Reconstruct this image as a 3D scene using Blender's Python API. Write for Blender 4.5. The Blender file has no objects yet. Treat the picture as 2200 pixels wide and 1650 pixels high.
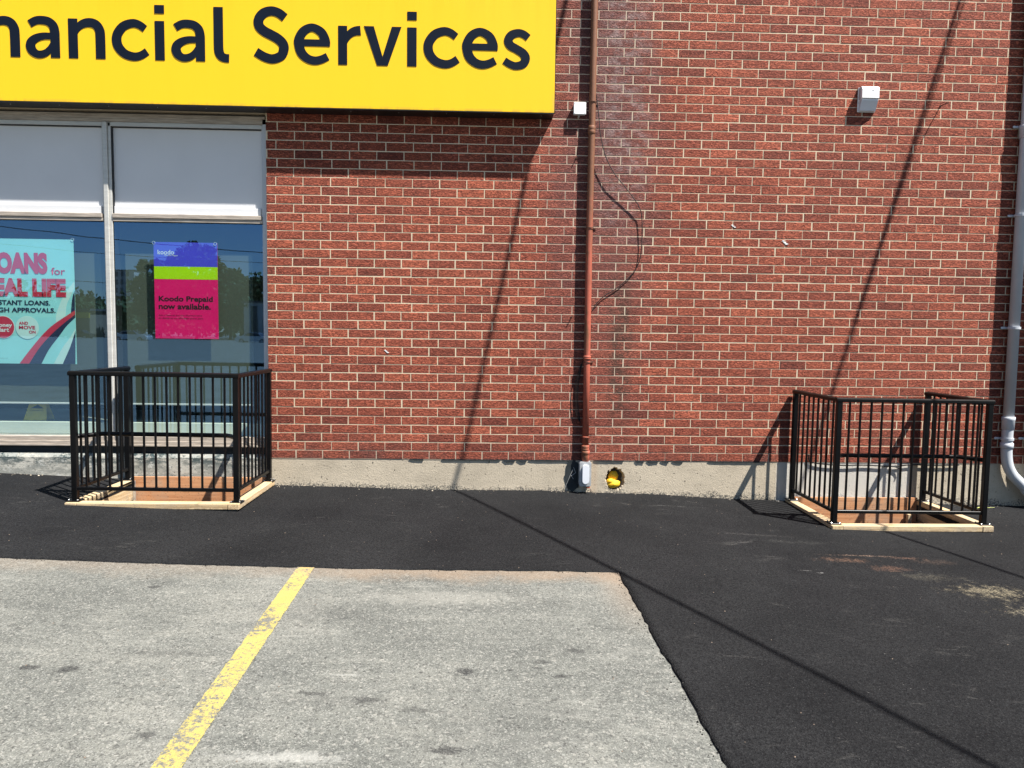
import bpy, math, random
import numpy as np
from mathutils import Vector, Matrix, noise as mnoise

rnd = random.Random(7)
SC = bpy.context.scene
COL = SC.collection

# ------------------------------------------------------------------ camera
PITCH, YAW, ROLL = math.radians(-3.972), math.radians(1.704), math.radians(0.75)
CAM = Vector((0.0, -6.556, 1.1679))
F_ = Vector((math.sin(YAW) * math.cos(PITCH), math.cos(YAW) * math.cos(PITCH), math.sin(PITCH)))
R0 = Vector((math.cos(YAW), -math.sin(YAW), 0))
U0 = R0.cross(F_)
R_ = R0 * math.cos(ROLL) + U0 * math.sin(ROLL)
U_ = U0 * math.cos(ROLL) - R0 * math.sin(ROLL)
cd = bpy.data.cameras.new('camera')
cd.sensor_width = 36.0
cd.lens = 1525.0 / 2200.0 * 36.0
cd.clip_start = 0.05
cd.clip_end = 2000
cam = bpy.data.objects.new('camera', cd)
COL.objects.link(cam)
M = Matrix.Identity(4)
for i in range(3):
    M[i][0], M[i][1], M[i][2], M[i][3] = R_[i], U_[i], -F_[i], CAM[i]
cam.matrix_world = M
SC.camera = cam

# ------------------------------------------------------------------ light
L = Vector((-0.52, 0.355, -1.05)).normalized()
SUN_EL = math.asin(-L.z)
SUN_ROT = math.atan2(-L.x, -L.y)
w = bpy.data.worlds.new('World')
SC.world = w
w.use_nodes = True
wn = w.node_tree
sky = wn.nodes.new('ShaderNodeTexSky')
sky.sky_type = 'NISHITA'
sky.sun_disc = False
sky.sun_elevation = SUN_EL
sky.sun_rotation = SUN_ROT
sky.air_density = 1.0
sky.dust_density = 0.1
sky.ozone_density = 3.0
bg = wn.nodes['Background']
bg.inputs[1].default_value = 0.05
wn.links.new(sky.outputs[0], bg.inputs[0])
sd = bpy.data.lights.new('sun', 'SUN')
sd.energy = 5.0
sd.angle = math.radians(0.5)
sd.color = (1.0, 0.955, 0.88)
sun = bpy.data.objects.new('sun', sd)
sun.rotation_euler = L.to_track_quat('-Z', 'Y').to_euler()
sun.location = (6, -5, 12)
COL.objects.link(sun)
vs = SC.view_settings
vs.view_transform = 'Standard'
vs.look = 'None'
vs.exposure = 1.32
vs.gamma = 1.0
vs.use_curve_mapping = False

# ------------------------------------------------------------------ node helper
class NT:
    def __init__(s, name):
        s.m = bpy.data.materials.new(name)
        s.m.use_nodes = True
        s.t = s.m.node_tree
        s.b = s.t.nodes['Principled BSDF']
        s.out = s.t.nodes['Material Output']
    def n(s, typ, **kw):
        nd = s.t.nodes.new(typ)
        for k, v in kw.items():
            setattr(nd, k, v)
        return nd
    def lk(s, a, b):
        s.t.links.new(a, b)
    def put(s, sock, v):
        if v is None:
            return
        if hasattr(v, 'is_output'):
            s.lk(v, sock)
        elif isinstance(v, (tuple, list)) and len(v) == 3 and sock.type == 'RGBA':
            sock.default_value = (*v, 1)
        else:
            sock.default_value = v
    def pos(s):
        return s.n('ShaderNodeNewGeometry').outputs['Position']
    def objc(s):
        return s.n('ShaderNodeTexCoord').outputs['Object']
    def rand(s):
        return s.n('ShaderNodeObjectInfo').outputs['Random']
    def math(s, op, a, b=None, c=None):
        nd = s.n('ShaderNodeMath', operation=op)
        for i, v in enumerate((a, b, c)):
            if v is not None:
                s.put(nd.inputs[i], v)
        return nd.outputs[0]
    def vmath(s, op, a, b=None):
        nd = s.n('ShaderNodeVectorMath', operation=op)
        s.put(nd.inputs[0], a)
        if b is not None:
            s.put(nd.inputs[1], b)
        return nd.outputs[1] if op in ('LENGTH', 'DISTANCE', 'DOT_PRODUCT') else nd.outputs[0]
    def scl(s, v, sc):
        return s.vmath('MULTIPLY', v, sc)
    def sep(s, v):
        return s.n('ShaderNodeSeparateXYZ'), v
    def xyz(s, v):
        nd = s.n('ShaderNodeSeparateXYZ')
        s.lk(v, nd.inputs[0])
        return nd.outputs
    def noise(s, v, scale=5, detail=3, rough=0.55, dist=0.0, col=False):
        nd = s.n('ShaderNodeTexNoise')
        s.lk(v, nd.inputs['Vector'])
        nd.inputs['Scale'].default_value = scale
        nd.inputs['Detail'].default_value = detail
        nd.inputs['Roughness'].default_value = rough
        nd.inputs['Distortion'].default_value = dist
        return nd.outputs['Color' if col else 'Fac']
    def voro(s, v, scale=5, feat='F1', out='Distance', rnd_=1.0):
        nd = s.n('ShaderNodeTexVoronoi', feature=feat)
        s.lk(v, nd.inputs['Vector'])
        nd.inputs['Scale'].default_value = scale
        nd.inputs['Randomness'].default_value = rnd_
        return nd.outputs[out]
    def ramp(s, v, stops, interp='LINEAR'):
        nd = s.n('ShaderNodeValToRGB')
        r = nd.color_ramp
        r.interpolation = interp
        while len(r.elements) < len(stops):
            r.elements.new(0.5)
        for e, (p, c) in zip(r.elements, stops):
            e.position = p
            e.color = (*c, 1) if isinstance(c, (tuple, list)) else (c, c, c, 1)
        s.lk(v, nd.inputs[0])
        return nd.outputs[0]
    def step(s, v, a, b):
        nd = s.n('ShaderNodeMapRange', interpolation_type='SMOOTHSTEP')
        s.put(nd.inputs[0], v)
        nd.inputs[1].default_value = a
        nd.inputs[2].default_value = b
        return nd.outputs[0]
    def mix(s, f, a, b, mode='MIX'):
        nd = s.n('ShaderNodeMix', data_type='RGBA', blend_type=mode)
        s.put(nd.inputs[0], f)
        s.put(nd.inputs[6], a)
        s.put(nd.inputs[7], b)
        return nd.outputs[2]
    def bump(s, h, strength=0.5, dist=0.01, nrm=None):
        nd = s.n('ShaderNodeBump')
        nd.inputs['Strength'].default_value = strength
        nd.inputs['Distance'].default_value = dist
        s.lk(h, nd.inputs['Height'])
        if nrm is not None:
            s.lk(nrm, nd.inputs['Normal'])
        return nd.outputs[0]
    def set(s, col=None, rough=None, metal=None, nrm=None, spec=None, coat=None):
        b = s.b
        s.put(b.inputs['Base Color'], col)
        s.put(b.inputs['Roughness'], rough)
        s.put(b.inputs['Metallic'], metal)
        s.put(b.inputs['Specular IOR Level'], spec)
        s.put(b.inputs['Coat Weight'], coat)
        if nrm is not None:
            s.lk(nrm, b.inputs['Normal'])
        return s.m

def spot(t, p, x, y, rx, ry, dn, soft=0.35, amt=0.5):
    """irregular blotch mask centred at world x,y"""
    v = t.vmath('SUBTRACT', p, (x, y, 0))
    v = t.scl(v, (1 / rx, 1 / ry, 0))
    d = t.vmath('LENGTH', v)
    d = t.math('ADD', d, t.math('MULTIPLY', t.math('SUBTRACT', dn, 0.5), amt * 4))
    return t.step(d, 1.0, 1.0 - soft * 2)

MAT = {}
def simple(name, col, rough=0.5, metal=0.0, var=0.12, nscale=6.0, bump=0.0, bscale=120, spec=None, coat=None, stretch=(1, 1, 1)):
    t = NT(name)
    p = t.scl(t.pos(), stretch)
    n = t.noise(p, nscale, 5, 0.6)
    c = t.mix(t.ramp(n, [(0.3, 0.0), (0.7, 1.0)]), tuple(v * (1 - var) for v in col), tuple(min(1, v * (1 + var)) for v in col))
    r = t.math('ADD', rough - 0.06, t.math('MULTIPLY', n, 0.12))
    nrm = t.bump(t.noise(p, bscale, 3), bump, 0.002) if bump else None
    MAT[name] = t.set(c, r, metal, nrm, spec, coat)
    return MAT[name]

# ---- brick
def brick_material():
    t = NT('brick_red')
    p = t.pos()
    ga = t.n('ShaderNodeAttribute', attribute_name='tone').outputs['Fac']
    oa = t.n('ShaderNodeAttribute', attribute_name='tone', attribute_type='OBJECT').outputs['Fac']
    tone = t.math('ADD', ga, oa)
    off = t.n('ShaderNodeCombineXYZ')
    t.lk(t.math('MULTIPLY', tone, 37.0), off.inputs[0])
    t.lk(t.math('MULTIPLY', tone, 91.0), off.inputs[1])
    t.lk(t.math('MULTIPLY', tone, 53.0), off.inputs[2])
    q = t.vmath('ADD', p, off.outputs[0])
    g = t.noise(t.scl(q, (17, 17, 66)), 1.0, 2.0, 0.5, 1.0)
    rdg = t.math('ABSOLUTE', t.math('SUBTRACT', g, 0.5))
    gb = t.noise(t.scl(q, (20, 20, 50)), 1.0, 2.0, 0.5)
    rdg2 = t.math('ABSOLUTE', t.math('SUBTRACT', gb, 0.47))
    rdg = t.math('MINIMUM', rdg, t.math('MULTIPLY', rdg2, 1.3))
    g2 = t.noise(t.scl(q, (60, 60, 190)), 1.0, 2.0, 0.6)
    hgt = t.math('ADD', t.step(rdg, 0.0, 0.085), t.math('MULTIPLY', g2, 0.30))
    c = t.ramp(tone, [(0.0, (0.225, 0.056, 0.036)), (0.3, (0.320, 0.080, 0.048)), (0.6, (0.395, 0.100, 0.057)),
                      (0.85, (0.455, 0.120, 0.066)), (1.0, (0.52, 0.138, 0.078))])
    c = t.mix(t.math('MULTIPLY', t.noise(q, 60, 4, 0.6), 0.22), c, (0.10, 0.034, 0.024))
    # shade inside the wavy relief grooves, painted into the colour as dark lines
    c = t.mix(t.math('MULTIPLY', t.step(rdg, 0.024, 0.008), 0.85), c, (0.050, 0.013, 0.011))
    x = t.xyz(p)
    big = t.noise(p, 2.2, 5, 0.65)
    # whitish / grey run-off stain beside the pipe
    sx = t.math('SUBTRACT', x[0], 1.0)
    band = t.step(t.math('ABSOLUTE', t.math('ADD', sx, t.math('MULTIPLY', t.math('SUBTRACT', big, 0.5), 0.9))), 0.72, 0.12)
    hi = t.step(x[2], -0.6, 3.4)
    stain = t.math('MULTIPLY', band, t.math('ADD', t.math('MULTIPLY', hi, 0.75), 0.12))
    c = t.mix(t.math('MULTIPLY', stain, 0.80), c, (0.125, 0.062, 0.062))
    eff = t.step(t.noise(t.scl(p, (7, 7, 9)), 1.0, 6, 0.72), 0.44, 0.62)
    band2 = t.step(t.math('ABSOLUTE', t.math('SUBTRACT', x[0], 1.18)), 0.38, 0.05)
    eff = t.math('MULTIPLY', t.math('MULTIPLY', eff, band2), t.step(x[2], 1.6, 3.0))
    c = t.mix(t.math('MULTIPLY', eff, 0.42), c, (0.42, 0.35, 0.34))
    # dark damp streak lower right of pipe
    d = t.math('MULTIPLY', t.step(t.math('ABSOLUTE', t.math('SUBTRACT', x[0], 1.19)), 0.15, 0.04), t.step(t.math('ABSOLUTE', t.math('SUBTRACT', x[2], 1.05)), 1.0, 0.3))
    c = t.mix(t.math('MULTIPLY', t.math('MULTIPLY', d, t.step(t.noise(p, 11, 5, 0.7), 0.38, 0.56)), 0.7), c, (0.060, 0.042, 0.030))
    kk = t.math('MULTIPLY', t.step(t.noise(p, 5.5, 6, 0.75), 0.60, 0.70), 0.5)
    c = t.mix(kk, c, (0.17, 0.055, 0.035))
    # lime flecks
    fl = t.step(t.noise(p, 38, 4, 0.7), 0.70, 0.76)
    c = t.mix(t.math('MULTIPLY', fl, 0.45), c, (0.55, 0.48, 0.42))
    # grime near the base
    gr = t.math('MULTIPLY', t.step(x[2], 0.35, 0.0), t.step(big, 0.35, 0.7))
    c = t.mix(t.math('MULTIPLY', gr, 0.6), c, (0.10, 0.05, 0.045))
    nrm = t.bump(hgt, 1.0, 0.008)
    MAT['brick'] = t.set(c, 0.82, 0.0, nrm, 0.25)
brick_material()

def mortar_material():
    t = NT('mortar')
    p = t.pos()
    n = t.noise(p, 30, 5, 0.7)
    c = t.mix(n, (0.46, 0.38, 0.27), (0.70, 0.58, 0.42))
    x = t.xyz(p)
    band = t.step(t.math('ABSOLUTE', t.math('SUBTRACT', x[0], 0.85)), 0.75, 0.15)
    c = t.mix(t.math('MULTIPLY', band, 0.45), c, (0.36, 0.26, 0.23))
    gr = t.step(x[2], 0.25, 0.0)
    c = t.mix(t.math('MULTIPLY', gr, 0.5), c, (0.30, 0.22, 0.18))
    nrm = t.bump(t.noise(p, 260, 3), 0.6, 0.003)
    MAT['mortar'] = t.set(c, 0.9, 0, nrm, 0.2)
mortar_material()

def concrete_material(name, base, painted=False):
    t = NT(name)
    p = t.pos()
    x = t.xyz(p)
    n = t.noise(p, 3.5, 6, 0.65)
    c = t.mix(n, tuple(v * 0.82 for v in base), tuple(v * 1.14 for v in base))
    sg = t.step(t.noise(t.scl(p, (1.6, 1.6, 3.5)), 1.0, 7, 0.75), 0.42, 0.66)
    c = t.mix(t.math('MULTIPLY', sg, 0.40), c, tuple(v * 0.55 for v in base))
    sp = t.step(t.noise(p, 95, 3, 0.6), 0.60, 0.72)
    c = t.mix(t.math('MULTIPLY', sp, 0.55), c, tuple(v * 0.45 for v in base))
    pits = t.step(t.noise(p, 40, 2, 0.5), 0.68, 0.72)
    c = t.mix(pits, c, (0.08, 0.07, 0.06))
    hgt = t.noise(p, 120, 5, 0.65)
    if painted:
        m = t.step(t.noise(t.scl(p, (3, 3, 9)), 1.0, 8, 0.78), 0.42, 0.54)
        up = t.step(x[2], -0.13, 0.0)
        m = t.math('MULTIPLY', m, t.math('ADD', 0.45, t.math('MULTIPLY', up, 0.55)))
        c = t.mix(m, c, (0.045, 0.068, 0.072))
        m2 = t.step(t.noise(t.scl(p, (14, 14, 20)), 1.0, 6, 0.75), 0.55, 0.62)
        c = t.mix(t.math('MULTIPLY', m2, 0.8), c, (0.52, 0.52, 0.48))
        rn = t.step(t.noise(t.scl(p, (40, 40, 2)), 1.0, 3, 0.6), 0.66, 0.70)
        c = t.mix(t.math('MULTIPLY', rn, t.math('MULTIPLY', up, 0.7)), c, (0.62, 0.64, 0.60))
        sc = t.step(t.noise(p, 50, 5, 0.7), 0.56, 0.66)
        c = t.mix(t.math('MULTIPLY', sc, 0.9), c, (0.05, 0.05, 0.05))
        top = t.step(x[2], -0.012, 0.0)
        c = t.mix(t.math('MULTIPLY', top, t.step(t.noise(p, 14, 6, 0.75), 0.44, 0.56)), c, (0.30, 0.31, 0.29))
    else:
        # crumbled dirty foot: exposed stones where the wall meets the paving
        gz = t.math('ADD', x[2], t.math('MULTIPLY', x[0], 0.021))
        lo = t.step(t.math('ADD', gz, t.math('MULTIPLY', t.math('SUBTRACT', t.noise(p, 4, 4, 0.7), 0.5), 0.22)), -0.225, -0.285)
        st = t.step(t.noise(p, 70, 4, 0.7), 0.46, 0.58)
        c = t.mix(t.math('MULTIPLY', lo, st), c, (0.10, 0.095, 0.085))
        st2 = t.step(t.voro(p, 85), 0.25, 0.1)
        c = t.mix(t.math('MULTIPLY', t.math('MULTIPLY', lo, st2), 0.5), c, (0.62, 0.60, 0.55))
        hgt = t.math('ADD', hgt, t.math('MULTIPLY', lo, t.noise(p, 60, 4, 0.7)))
        # white paint patch behind right railing
        wx = t.step(t.math('ABSOLUTE', t.math('SUBTRACT', x[0], 3.35)), 0.66, 0.62)
        c = t.mix(t.math('MULTIPLY', wx, 0.55), c, (0.62, 0.62, 0.60))
        ru = t.math('MULTIPLY', t.step(t.math('ABSOLUTE', t.math('SUBTRACT', x[0], 0.97)), 0.06, 0.01), 0.25)
        c = t.mix(ru, c, (0.33, 0.20, 0.12))
    nrm = t.bump(hgt, 0.9, 0.005)
    MAT[name] = t.set(c, 0.92, 0, nrm, 0.2)
concrete_material('concrete', (0.50, 0.43, 0.33))
concrete_material('painted_concrete', (0.50, 0.48, 0.42), True)

def old_asphalt():
    t = NT('worn_asphalt')
    p = t.pos()
    x = t.xyz(p)
    big = t.noise(p, 0.9, 5, 0.6)
    mid = t.noise(t.scl(p, (1.0, 2.2, 1)), 2.6, 6, 0.68)
    fin = t.noise(p, 30, 4, 0.75)
    dn = t.noise(p, 17, 9, 0.82)
    c = t.ramp(t.math('ADD', t.math('MULTIPLY', big, 0.5), t.math('MULTIPLY', mid, 0.5)),
               [(0.34, (0.082, 0.086, 0.080)), (0.5, (0.126, 0.130, 0.119)), (0.64, (0.180, 0.181, 0.163))])
    vc = t.voro(p, 210, out='Color')
    vv = t.n('ShaderNodeSeparateColor')
    t.lk(vc, vv.inputs[0])
    st = t.step(vv.outputs[0], 0.72, 0.92)
    c = t.mix(t.math('MULTIPLY', st, 0.5), c, (0.30, 0.30, 0.28))
    st = t.step(vv.outputs[1], 0.66, 0.9)
    c = t.mix(t.math('MULTIPLY', st, 0.5), c, (0.030, 0.030, 0.032))
    c = t.mix(t.math('MULTIPLY', t.step(fin, 0.50, 0.30), 0.55), c, (0.045, 0.046, 0.045), 'MIX')
    spk = t.math('MULTIPLY', t.step(t.noise(p, 34, 5, 0.72), 0.66, 0.70), t.step(mid, 0.38, 0.55))
    c = t.mix(t.math('MULTIPLY', spk, 0.85), c, (0.028, 0.028, 0.027))
    # pale drag marks
    pl = t.noise(t.scl(p, (1.1, 3.4, 1)), 1.0, 8, 0.8, 1.2)
    c = t.mix(t.math('MULTIPLY', t.step(pl, 0.52, 0.72), 0.6), c, (0.23, 0.23, 0.21))
    c = t.mix(t.math('MULTIPLY', spot(t, p, -0.3, -2.62, 0.75, 0.16, dn, 0.49, 0.7), 0.40), c, (0.27, 0.265, 0.24))
    c = t.mix(t.math('MULTIPLY', spot(t, p, -0.72, -4.12, 0.34, 0.05, dn, 0.49, 0.8), 0.55), c, (0.34, 0.34, 0.32))
    vb = t.n('ShaderNodeSeparateColor'); t.lk(t.voro(p, 95, out='Color'), vb.inputs[0])
    c = t.mix(t.math('MULTIPLY', t.step(vb.outputs[2], 0.90, 0.97), 0.34), c, (0.34, 0.33, 0.30))
    c = t.mix(t.math('MULTIPLY', t.step(vb.outputs[1], 0.955, 0.985), 0.5), c, (0.03, 0.03, 0.029))
    c = t.mix(t.math('MULTIPLY', spot(t, p, -0.62, -3.52, 0.16, 0.010, dn, 0.5, 0.6), 0.5), c, (0.34, 0.34, 0.32))
    grain = t.math('ADD', 0.35, t.math('MULTIPLY', t.step(t.noise(p, 120, 3, 0.7), 0.35, 0.6), 0.65))
    # oil blots and scuffs
    for (a, b, rx, ry, k) in [(-0.10, -3.48, .045, .040, 1.0), (-2.0, -3.51, .05, .025, .9), (-1.82, -3.515, .06, .045, .95), (0.33, -3.51, .055, .018, .9),
                              (0.42, -3.27, .05, .025, .7), (-0.15, -4.07, .07, .028, .85), (-0.72, -3.68, .10, .018, .7), (-0.50, -3.73, .07, .03, .7), (-0.30, -3.80, .09, .02, .5), (-0.62, -3.74, .34, .05, .22),
                              (-1.45, -3.35, .26, .03, .4), (-1.9, -2.55, .035, .03, .8), (0.05, -3.9, .5, .3, .14), (-0.30, -3.49, .02, .012, .9), (0.10, -3.46, .02, .012, .9), (0.22, -3.44, .035, .012, .8),
                              (-0.95, -2.85, .35, .18, .25), (-1.25, -4.0, .05, .03, .7), (0.25, -3.38, .06, .02, .6)]:
        c = t.mix(t.math('MULTIPLY', t.math('MULTIPLY', spot(t, p, a, b, rx * 1.0, ry * 1.1, dn, 0.28, 1.0), k), grain), c, (0.026, 0.026, 0.027))
    # tan dust drifted along the new paving's edge
    ed = t.step(t.math('ADD', x[1], t.math('MULTIPLY', t.math('SUBTRACT', t.noise(p, 3.0, 8, 0.8), 0.5), 0.62)), -2.44, -2.18)
    ex = t.math('ADD', 0.45, t.math('MULTIPLY', t.step(x[0], -1.6, -0.4), 0.55))
    c = t.mix(t.math('MULTIPLY', t.math('MULTIPLY', ed, ex), 0.5), c, (0.235, 0.165, 0.11))
    ex2 = t.math('MULTIPLY', t.step(x[0], 0.60, 0.84), t.step(x[1], -3.2, -2.3))
    c = t.mix(t.math('MULTIPLY', ex2, 0.5), c, (0.22, 0.165, 0.12))
    h = t.math('ADD', t.voro(p, 150), t.math('MULTIPLY', fin, 0.8))
    nrm = t.bump(h, 0.35, 0.003)
    MAT['worn'] = t.set(c, 0.92, 0, nrm, 0.15)
old_asphalt()

def new_asphalt():
    t = NT('fresh_asphalt')
    p = t.pos()
    x = t.xyz(p)
    big = t.noise(p, 1.3, 5, 0.6)
    dn = t.noise(p, 17, 9, 0.82)
    fin = t.noise(p, 55, 3, 0.7)
    c = t.ramp(big, [(0.3, (0.0100, 0.0104, 0.0114)), (0.7, (0.0205, 0.0210, 0.0222))])
    vc = t.voro(p, 170, out='Color')
    vv = t.n('ShaderNodeSeparateColor')
    t.lk(vc, vv.inputs[0])
    c = t.mix(t.math('MULTIPLY', t.step(vv.outputs[0], 0.70, 0.95), 0.4), c, (0.036, 0.036, 0.038))
    c = t.mix(t.math('MULTIPLY', t.step(vv.outputs[1], 0.55, 0.9), 0.6), c, (0.007, 0.007, 0.008))
    # dusty scuffs
    sc = t.noise(t.scl(p, (2.4, 6.0, 1)), 1.0, 8, 0.82, 1.2)
    lm = t.step(t.noise(p, 0.9, 4, 0.6), 0.38, 0.58)
    c = t.mix(t.math('MULTIPLY', t.math('MULTIPLY', t.step(sc, 0.56, 0.72), lm), 0.75), c, (0.075, 0.073, 0.070))
    fk = t.step(t.noise(p, 60, 2, 0.5), 0.745, 0.775)
    c = t.mix(t.math('MULTIPLY', fk, 0.5), c, (0.18, 0.175, 0.165))
    # sawdust outline left by something square
    for (a, b, rx, ry, k, cc) in [(2.50, -1.74, .22, .07, .55, (0.36, 0.21, 0.14)), (2.74, -1.90, .16, .07, .50, (0.34, 0.19, 0.13)), (2.97, -1.66, .20, .035, .60, (0.36, 0.21, 0.15)),
                                  (2.66, -1.63, .28, .020, .75, (0.44, 0.30, 0.22)), (3.15, -1.72, .2, .07, .35, (0.25, 0.17, 0.13)), (2.19, -2.03, .035, .012, 1.0, (0.5, 0.5, 0.48)), (2.12, -2.0, .07, .008, .8, (0.35, 0.35, 0.33)),
                                  (3.16, -2.30, .28, .14, .9, (0.44, 0.38, 0.26)), (3.34, -2.62, .34, .15, 1.0, (0.46, 0.40, 0.28)), (2.9, -2.05, .25, .10, .3, (0.30, 0.27, 0.2)),
                                  (2.05, -1.2, .35, .03, .35, (0.2, 0.19, 0.18)), (1.6, -0.42, .30, .02, .45, (0.2, 0.2, 0.19)), (2.3, -1.35, .4, .05, .3, (0.16, 0.16, 0.15))]:
        m = t.math('MULTIPLY', spot(t, p, a, b, rx, ry, dn, 0.49, 1.3), k * 0.80)
        m = t.math('MULTIPLY', m, t.step(t.noise(p, 90, 3, 0.7), 0.38, 0.58))
        c = t.mix(m, c, tuple(v_ * 0.62 for v_ in cc))
    cg = t.noise(p, 75, 3, 0.65)
    c = t.mix(t.math('MULTIPLY', t.step(cg, 0.52, 0.36), 0.65), c, (0.004, 0.004, 0.005))
    h = t.math('ADD', t.voro(p, 170), t.math('MULTIPLY', cg, 1.6))
    nrm = t.bump(h, 0.7, 0.005)
    MAT['fresh'] = t.set(c, 0.92, 0, nrm, 0.10)
new_asphalt()

def paint_line():
    t = NT('yellow_road_paint')
    p = t.pos()
    w1 = t.noise(p, 60, 6, 0.8)
    w2 = t.noise(p, 4.5, 7, 0.8)
    x = t.xyz(p)
    wear = t.math('ADD', t.math('MULTIPLY', w1, 0.5), t.math('MULTIPLY', w2, 0.5))
    far = t.math('MULTIPLY', t.step(x[1], -2.3, -4.2), 0.035)
    wm = t.step(t.math('ADD', wear, far), 0.508, 0.575)
    c = t.mix(t.noise(p, 20, 4), (0.31, 0.255, 0.075), (0.40, 0.335, 0.11))
    tn = t.step(x[1], -2.42, -2.25)
    c = t.mix(t.math('MULTIPLY', tn, 0.45), c, (0.45, 0.29, 0.14))
    cb = t.mix(t.noise(p, 80, 4), (0.07, 0.07, 0.068), (0.17, 0.17, 0.16))
    c = t.mix(wm, c, cb)
    nrm = t.bump(t.math('ADD', t.voro(p, 150), t.noise(p, 30, 4, 0.7)), 0.5, 0.004)
    MAT['line'] = t.set(c, 0.75, 0, nrm, 0.3)
paint_line()

def rust_pipe():
    t = NT('rusty_painted_pipe')
    p = t.pos()
    x = t.xyz(p)
    n = t.noise(p, 35, 5, 0.7)
    n2 = t.noise(t.scl(p, (9, 9, 2.2)), 1.0, 5, 0.65)
    rust = t.mix(n, (0.11, 0.048, 0.027), (0.24, 0.095, 0.044))
    red = t.mix(n, (0.30, 0.066, 0.038), (0.43, 0.110, 0.068))
    f = t.step(t.math('ADD', x[2], t.math('MULTIPLY', t.math('SUBTRACT', n2, 0.5), 2.6)), 2.6, 1.8)
    f = t.math('MULTIPLY', f, t.step(n2, 0.36, 0.52))
    c = t.mix(f, rust, red)
    nrm = t.bump(n, 0.35, 0.002)
    MAT['rustpipe'] = t.set(c, 0.62, 0.0, nrm, 0.4)
rust_pipe()

def wood(name, c1, c2, grey=0.0):
    t = NT(name)
    p = t.objc()
    r = t.rand()
    off = t.n('ShaderNodeCombineXYZ')
    t.lk(t.math('MULTIPLY', r, 20), off.inputs[0])
    t.lk(t.math('MULTIPLY', r, 31), off.inputs[1])
    q = t.vmath('ADD', p, off.outputs[0])
    g = t.noise(t.scl(q, (2.2, 55, 55)), 1.0, 4, 0.6, 0.9)
    k = t.noise(t.scl(q, (5, 11, 11)), 1.0, 2, 0.5)
    c = t.mix(t.step(g, 0.32, 0.68), c1, c2)
    c = t.mix(t.math('MULTIPLY', t.step(k, 0.66, 0.78), 0.75), c, tuple(v * 0.35 for v in c1))
    c = t.mix(t.math('MULTIPLY', t.step(t.noise(q, 3.5, 5, 0.7), 0.46, 0.66), 0.35 + grey), c, (0.33, 0.29, 0.23))
    sp = t.noise(q, 70, 3, 0.7)
    c = t.mix(t.math('MULTIPLY', t.step(sp, 0.58, 0.68), 0.6), c, (0.09, 0.07, 0.05))
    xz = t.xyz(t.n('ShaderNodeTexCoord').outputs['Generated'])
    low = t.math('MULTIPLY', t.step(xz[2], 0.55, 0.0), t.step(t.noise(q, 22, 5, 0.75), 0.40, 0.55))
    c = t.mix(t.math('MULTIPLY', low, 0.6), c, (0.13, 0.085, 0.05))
    MAT[name] = t.set(c, 0.75, 0, t.bump(g, 0.35, 0.002), 0.3)
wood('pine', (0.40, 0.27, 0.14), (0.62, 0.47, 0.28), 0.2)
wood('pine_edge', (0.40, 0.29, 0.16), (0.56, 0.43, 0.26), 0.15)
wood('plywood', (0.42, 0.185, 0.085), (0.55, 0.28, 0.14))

simple('black_paint', (0.003, 0.003, 0.0035), 0.36, 0.0, 0.25, 9, 0.0, 220, 0.20)
simple('black_metal', (0.012, 0.012, 0.013), 0.45, 0.0, 0.2, 9)
simple('sign_yellow', (0.88, 0.52, 0.010), 0.38, 0.0, 0.02, 1.2, 0.0, 120, 0.4, None, (1, 1, .15))
def sign_mat():
    t = NT('sign_yellow_face')
    p = t.pos(); x = t.xyz(p)
    st = t.noise(t.scl(p, (9, 9, 0.5)), 1.0, 6, 0.7)
    top = t.step(x[2], 3.75, 4.2)
    c = t.mix(t.math('MULTIPLY', t.math('MULTIPLY', t.step(st, 0.42, 0.62), t.math('ADD', 0.15, t.math('MULTIPLY', top, 0.85))), 0.40), (0.88, 0.52, 0.010), (0.90, 0.44, 0.004))
    big = t.noise(p, 0.9, 4, 0.6)
    c = t.mix(t.math('MULTIPLY', t.step(big, 0.4, 0.7), 0.25), c, (0.92, 0.50, 0.010))
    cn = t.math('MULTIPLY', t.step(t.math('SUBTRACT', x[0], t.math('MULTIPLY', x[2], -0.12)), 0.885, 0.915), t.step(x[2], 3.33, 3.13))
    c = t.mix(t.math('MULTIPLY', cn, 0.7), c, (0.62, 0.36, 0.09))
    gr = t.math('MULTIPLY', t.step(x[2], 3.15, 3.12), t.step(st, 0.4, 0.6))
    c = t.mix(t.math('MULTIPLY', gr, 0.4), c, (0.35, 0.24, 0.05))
    MAT['sign_yellow'] = t.set(c, t.math('ADD', 0.32, t.math('MULTIPLY', big, 0.15)), 0, None, 0.4)
sign_mat()
simple('sign_letter', (0.006, 0.010, 0.020), 0.5, 0.0, 0.12, 2.5, 0, 120, 0.1)
simple('aluminium', (0.50, 0.49, 0.46), 0.45, 0.25, 0.10, 10, 0.2, 90, None, None, (1, 1, 6))
simple('old_aluminium', (0.36, 0.31, 0.26), 0.6, 0.1, 0.35, 7, 0.3, 90, None, None, (1, 1, 14))
simple('panel_white', (0.62, 0.62, 0.63), 0.55, 0, 0.03, 2)
simple('gasket', (0.012, 0.013, 0.015), 0.6)
simple('membrane', (0.013, 0.018, 0.021), 0.7, 0, 0.4, 12, 0.5, 60)
simple('white_plastic', (0.80, 0.80, 0.79), 0.35, 0, 0.03, 8)
simple('grey_plastic', (0.42, 0.42, 0.44), 0.4, 0, 0.05, 8)
simple('lens_plastic', (0.66, 0.68, 0.72), 0.2, 0, 0.03, 8)
simple('cast_grey', (0.40, 0.41, 0.42), 0.45, 0.35, 0.15, 25, 0.4, 160)
simple('pvc_grey', (0.47, 0.49, 0.52), 0.42, 0, 0.05, 5, 0.1, 60)
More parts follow.
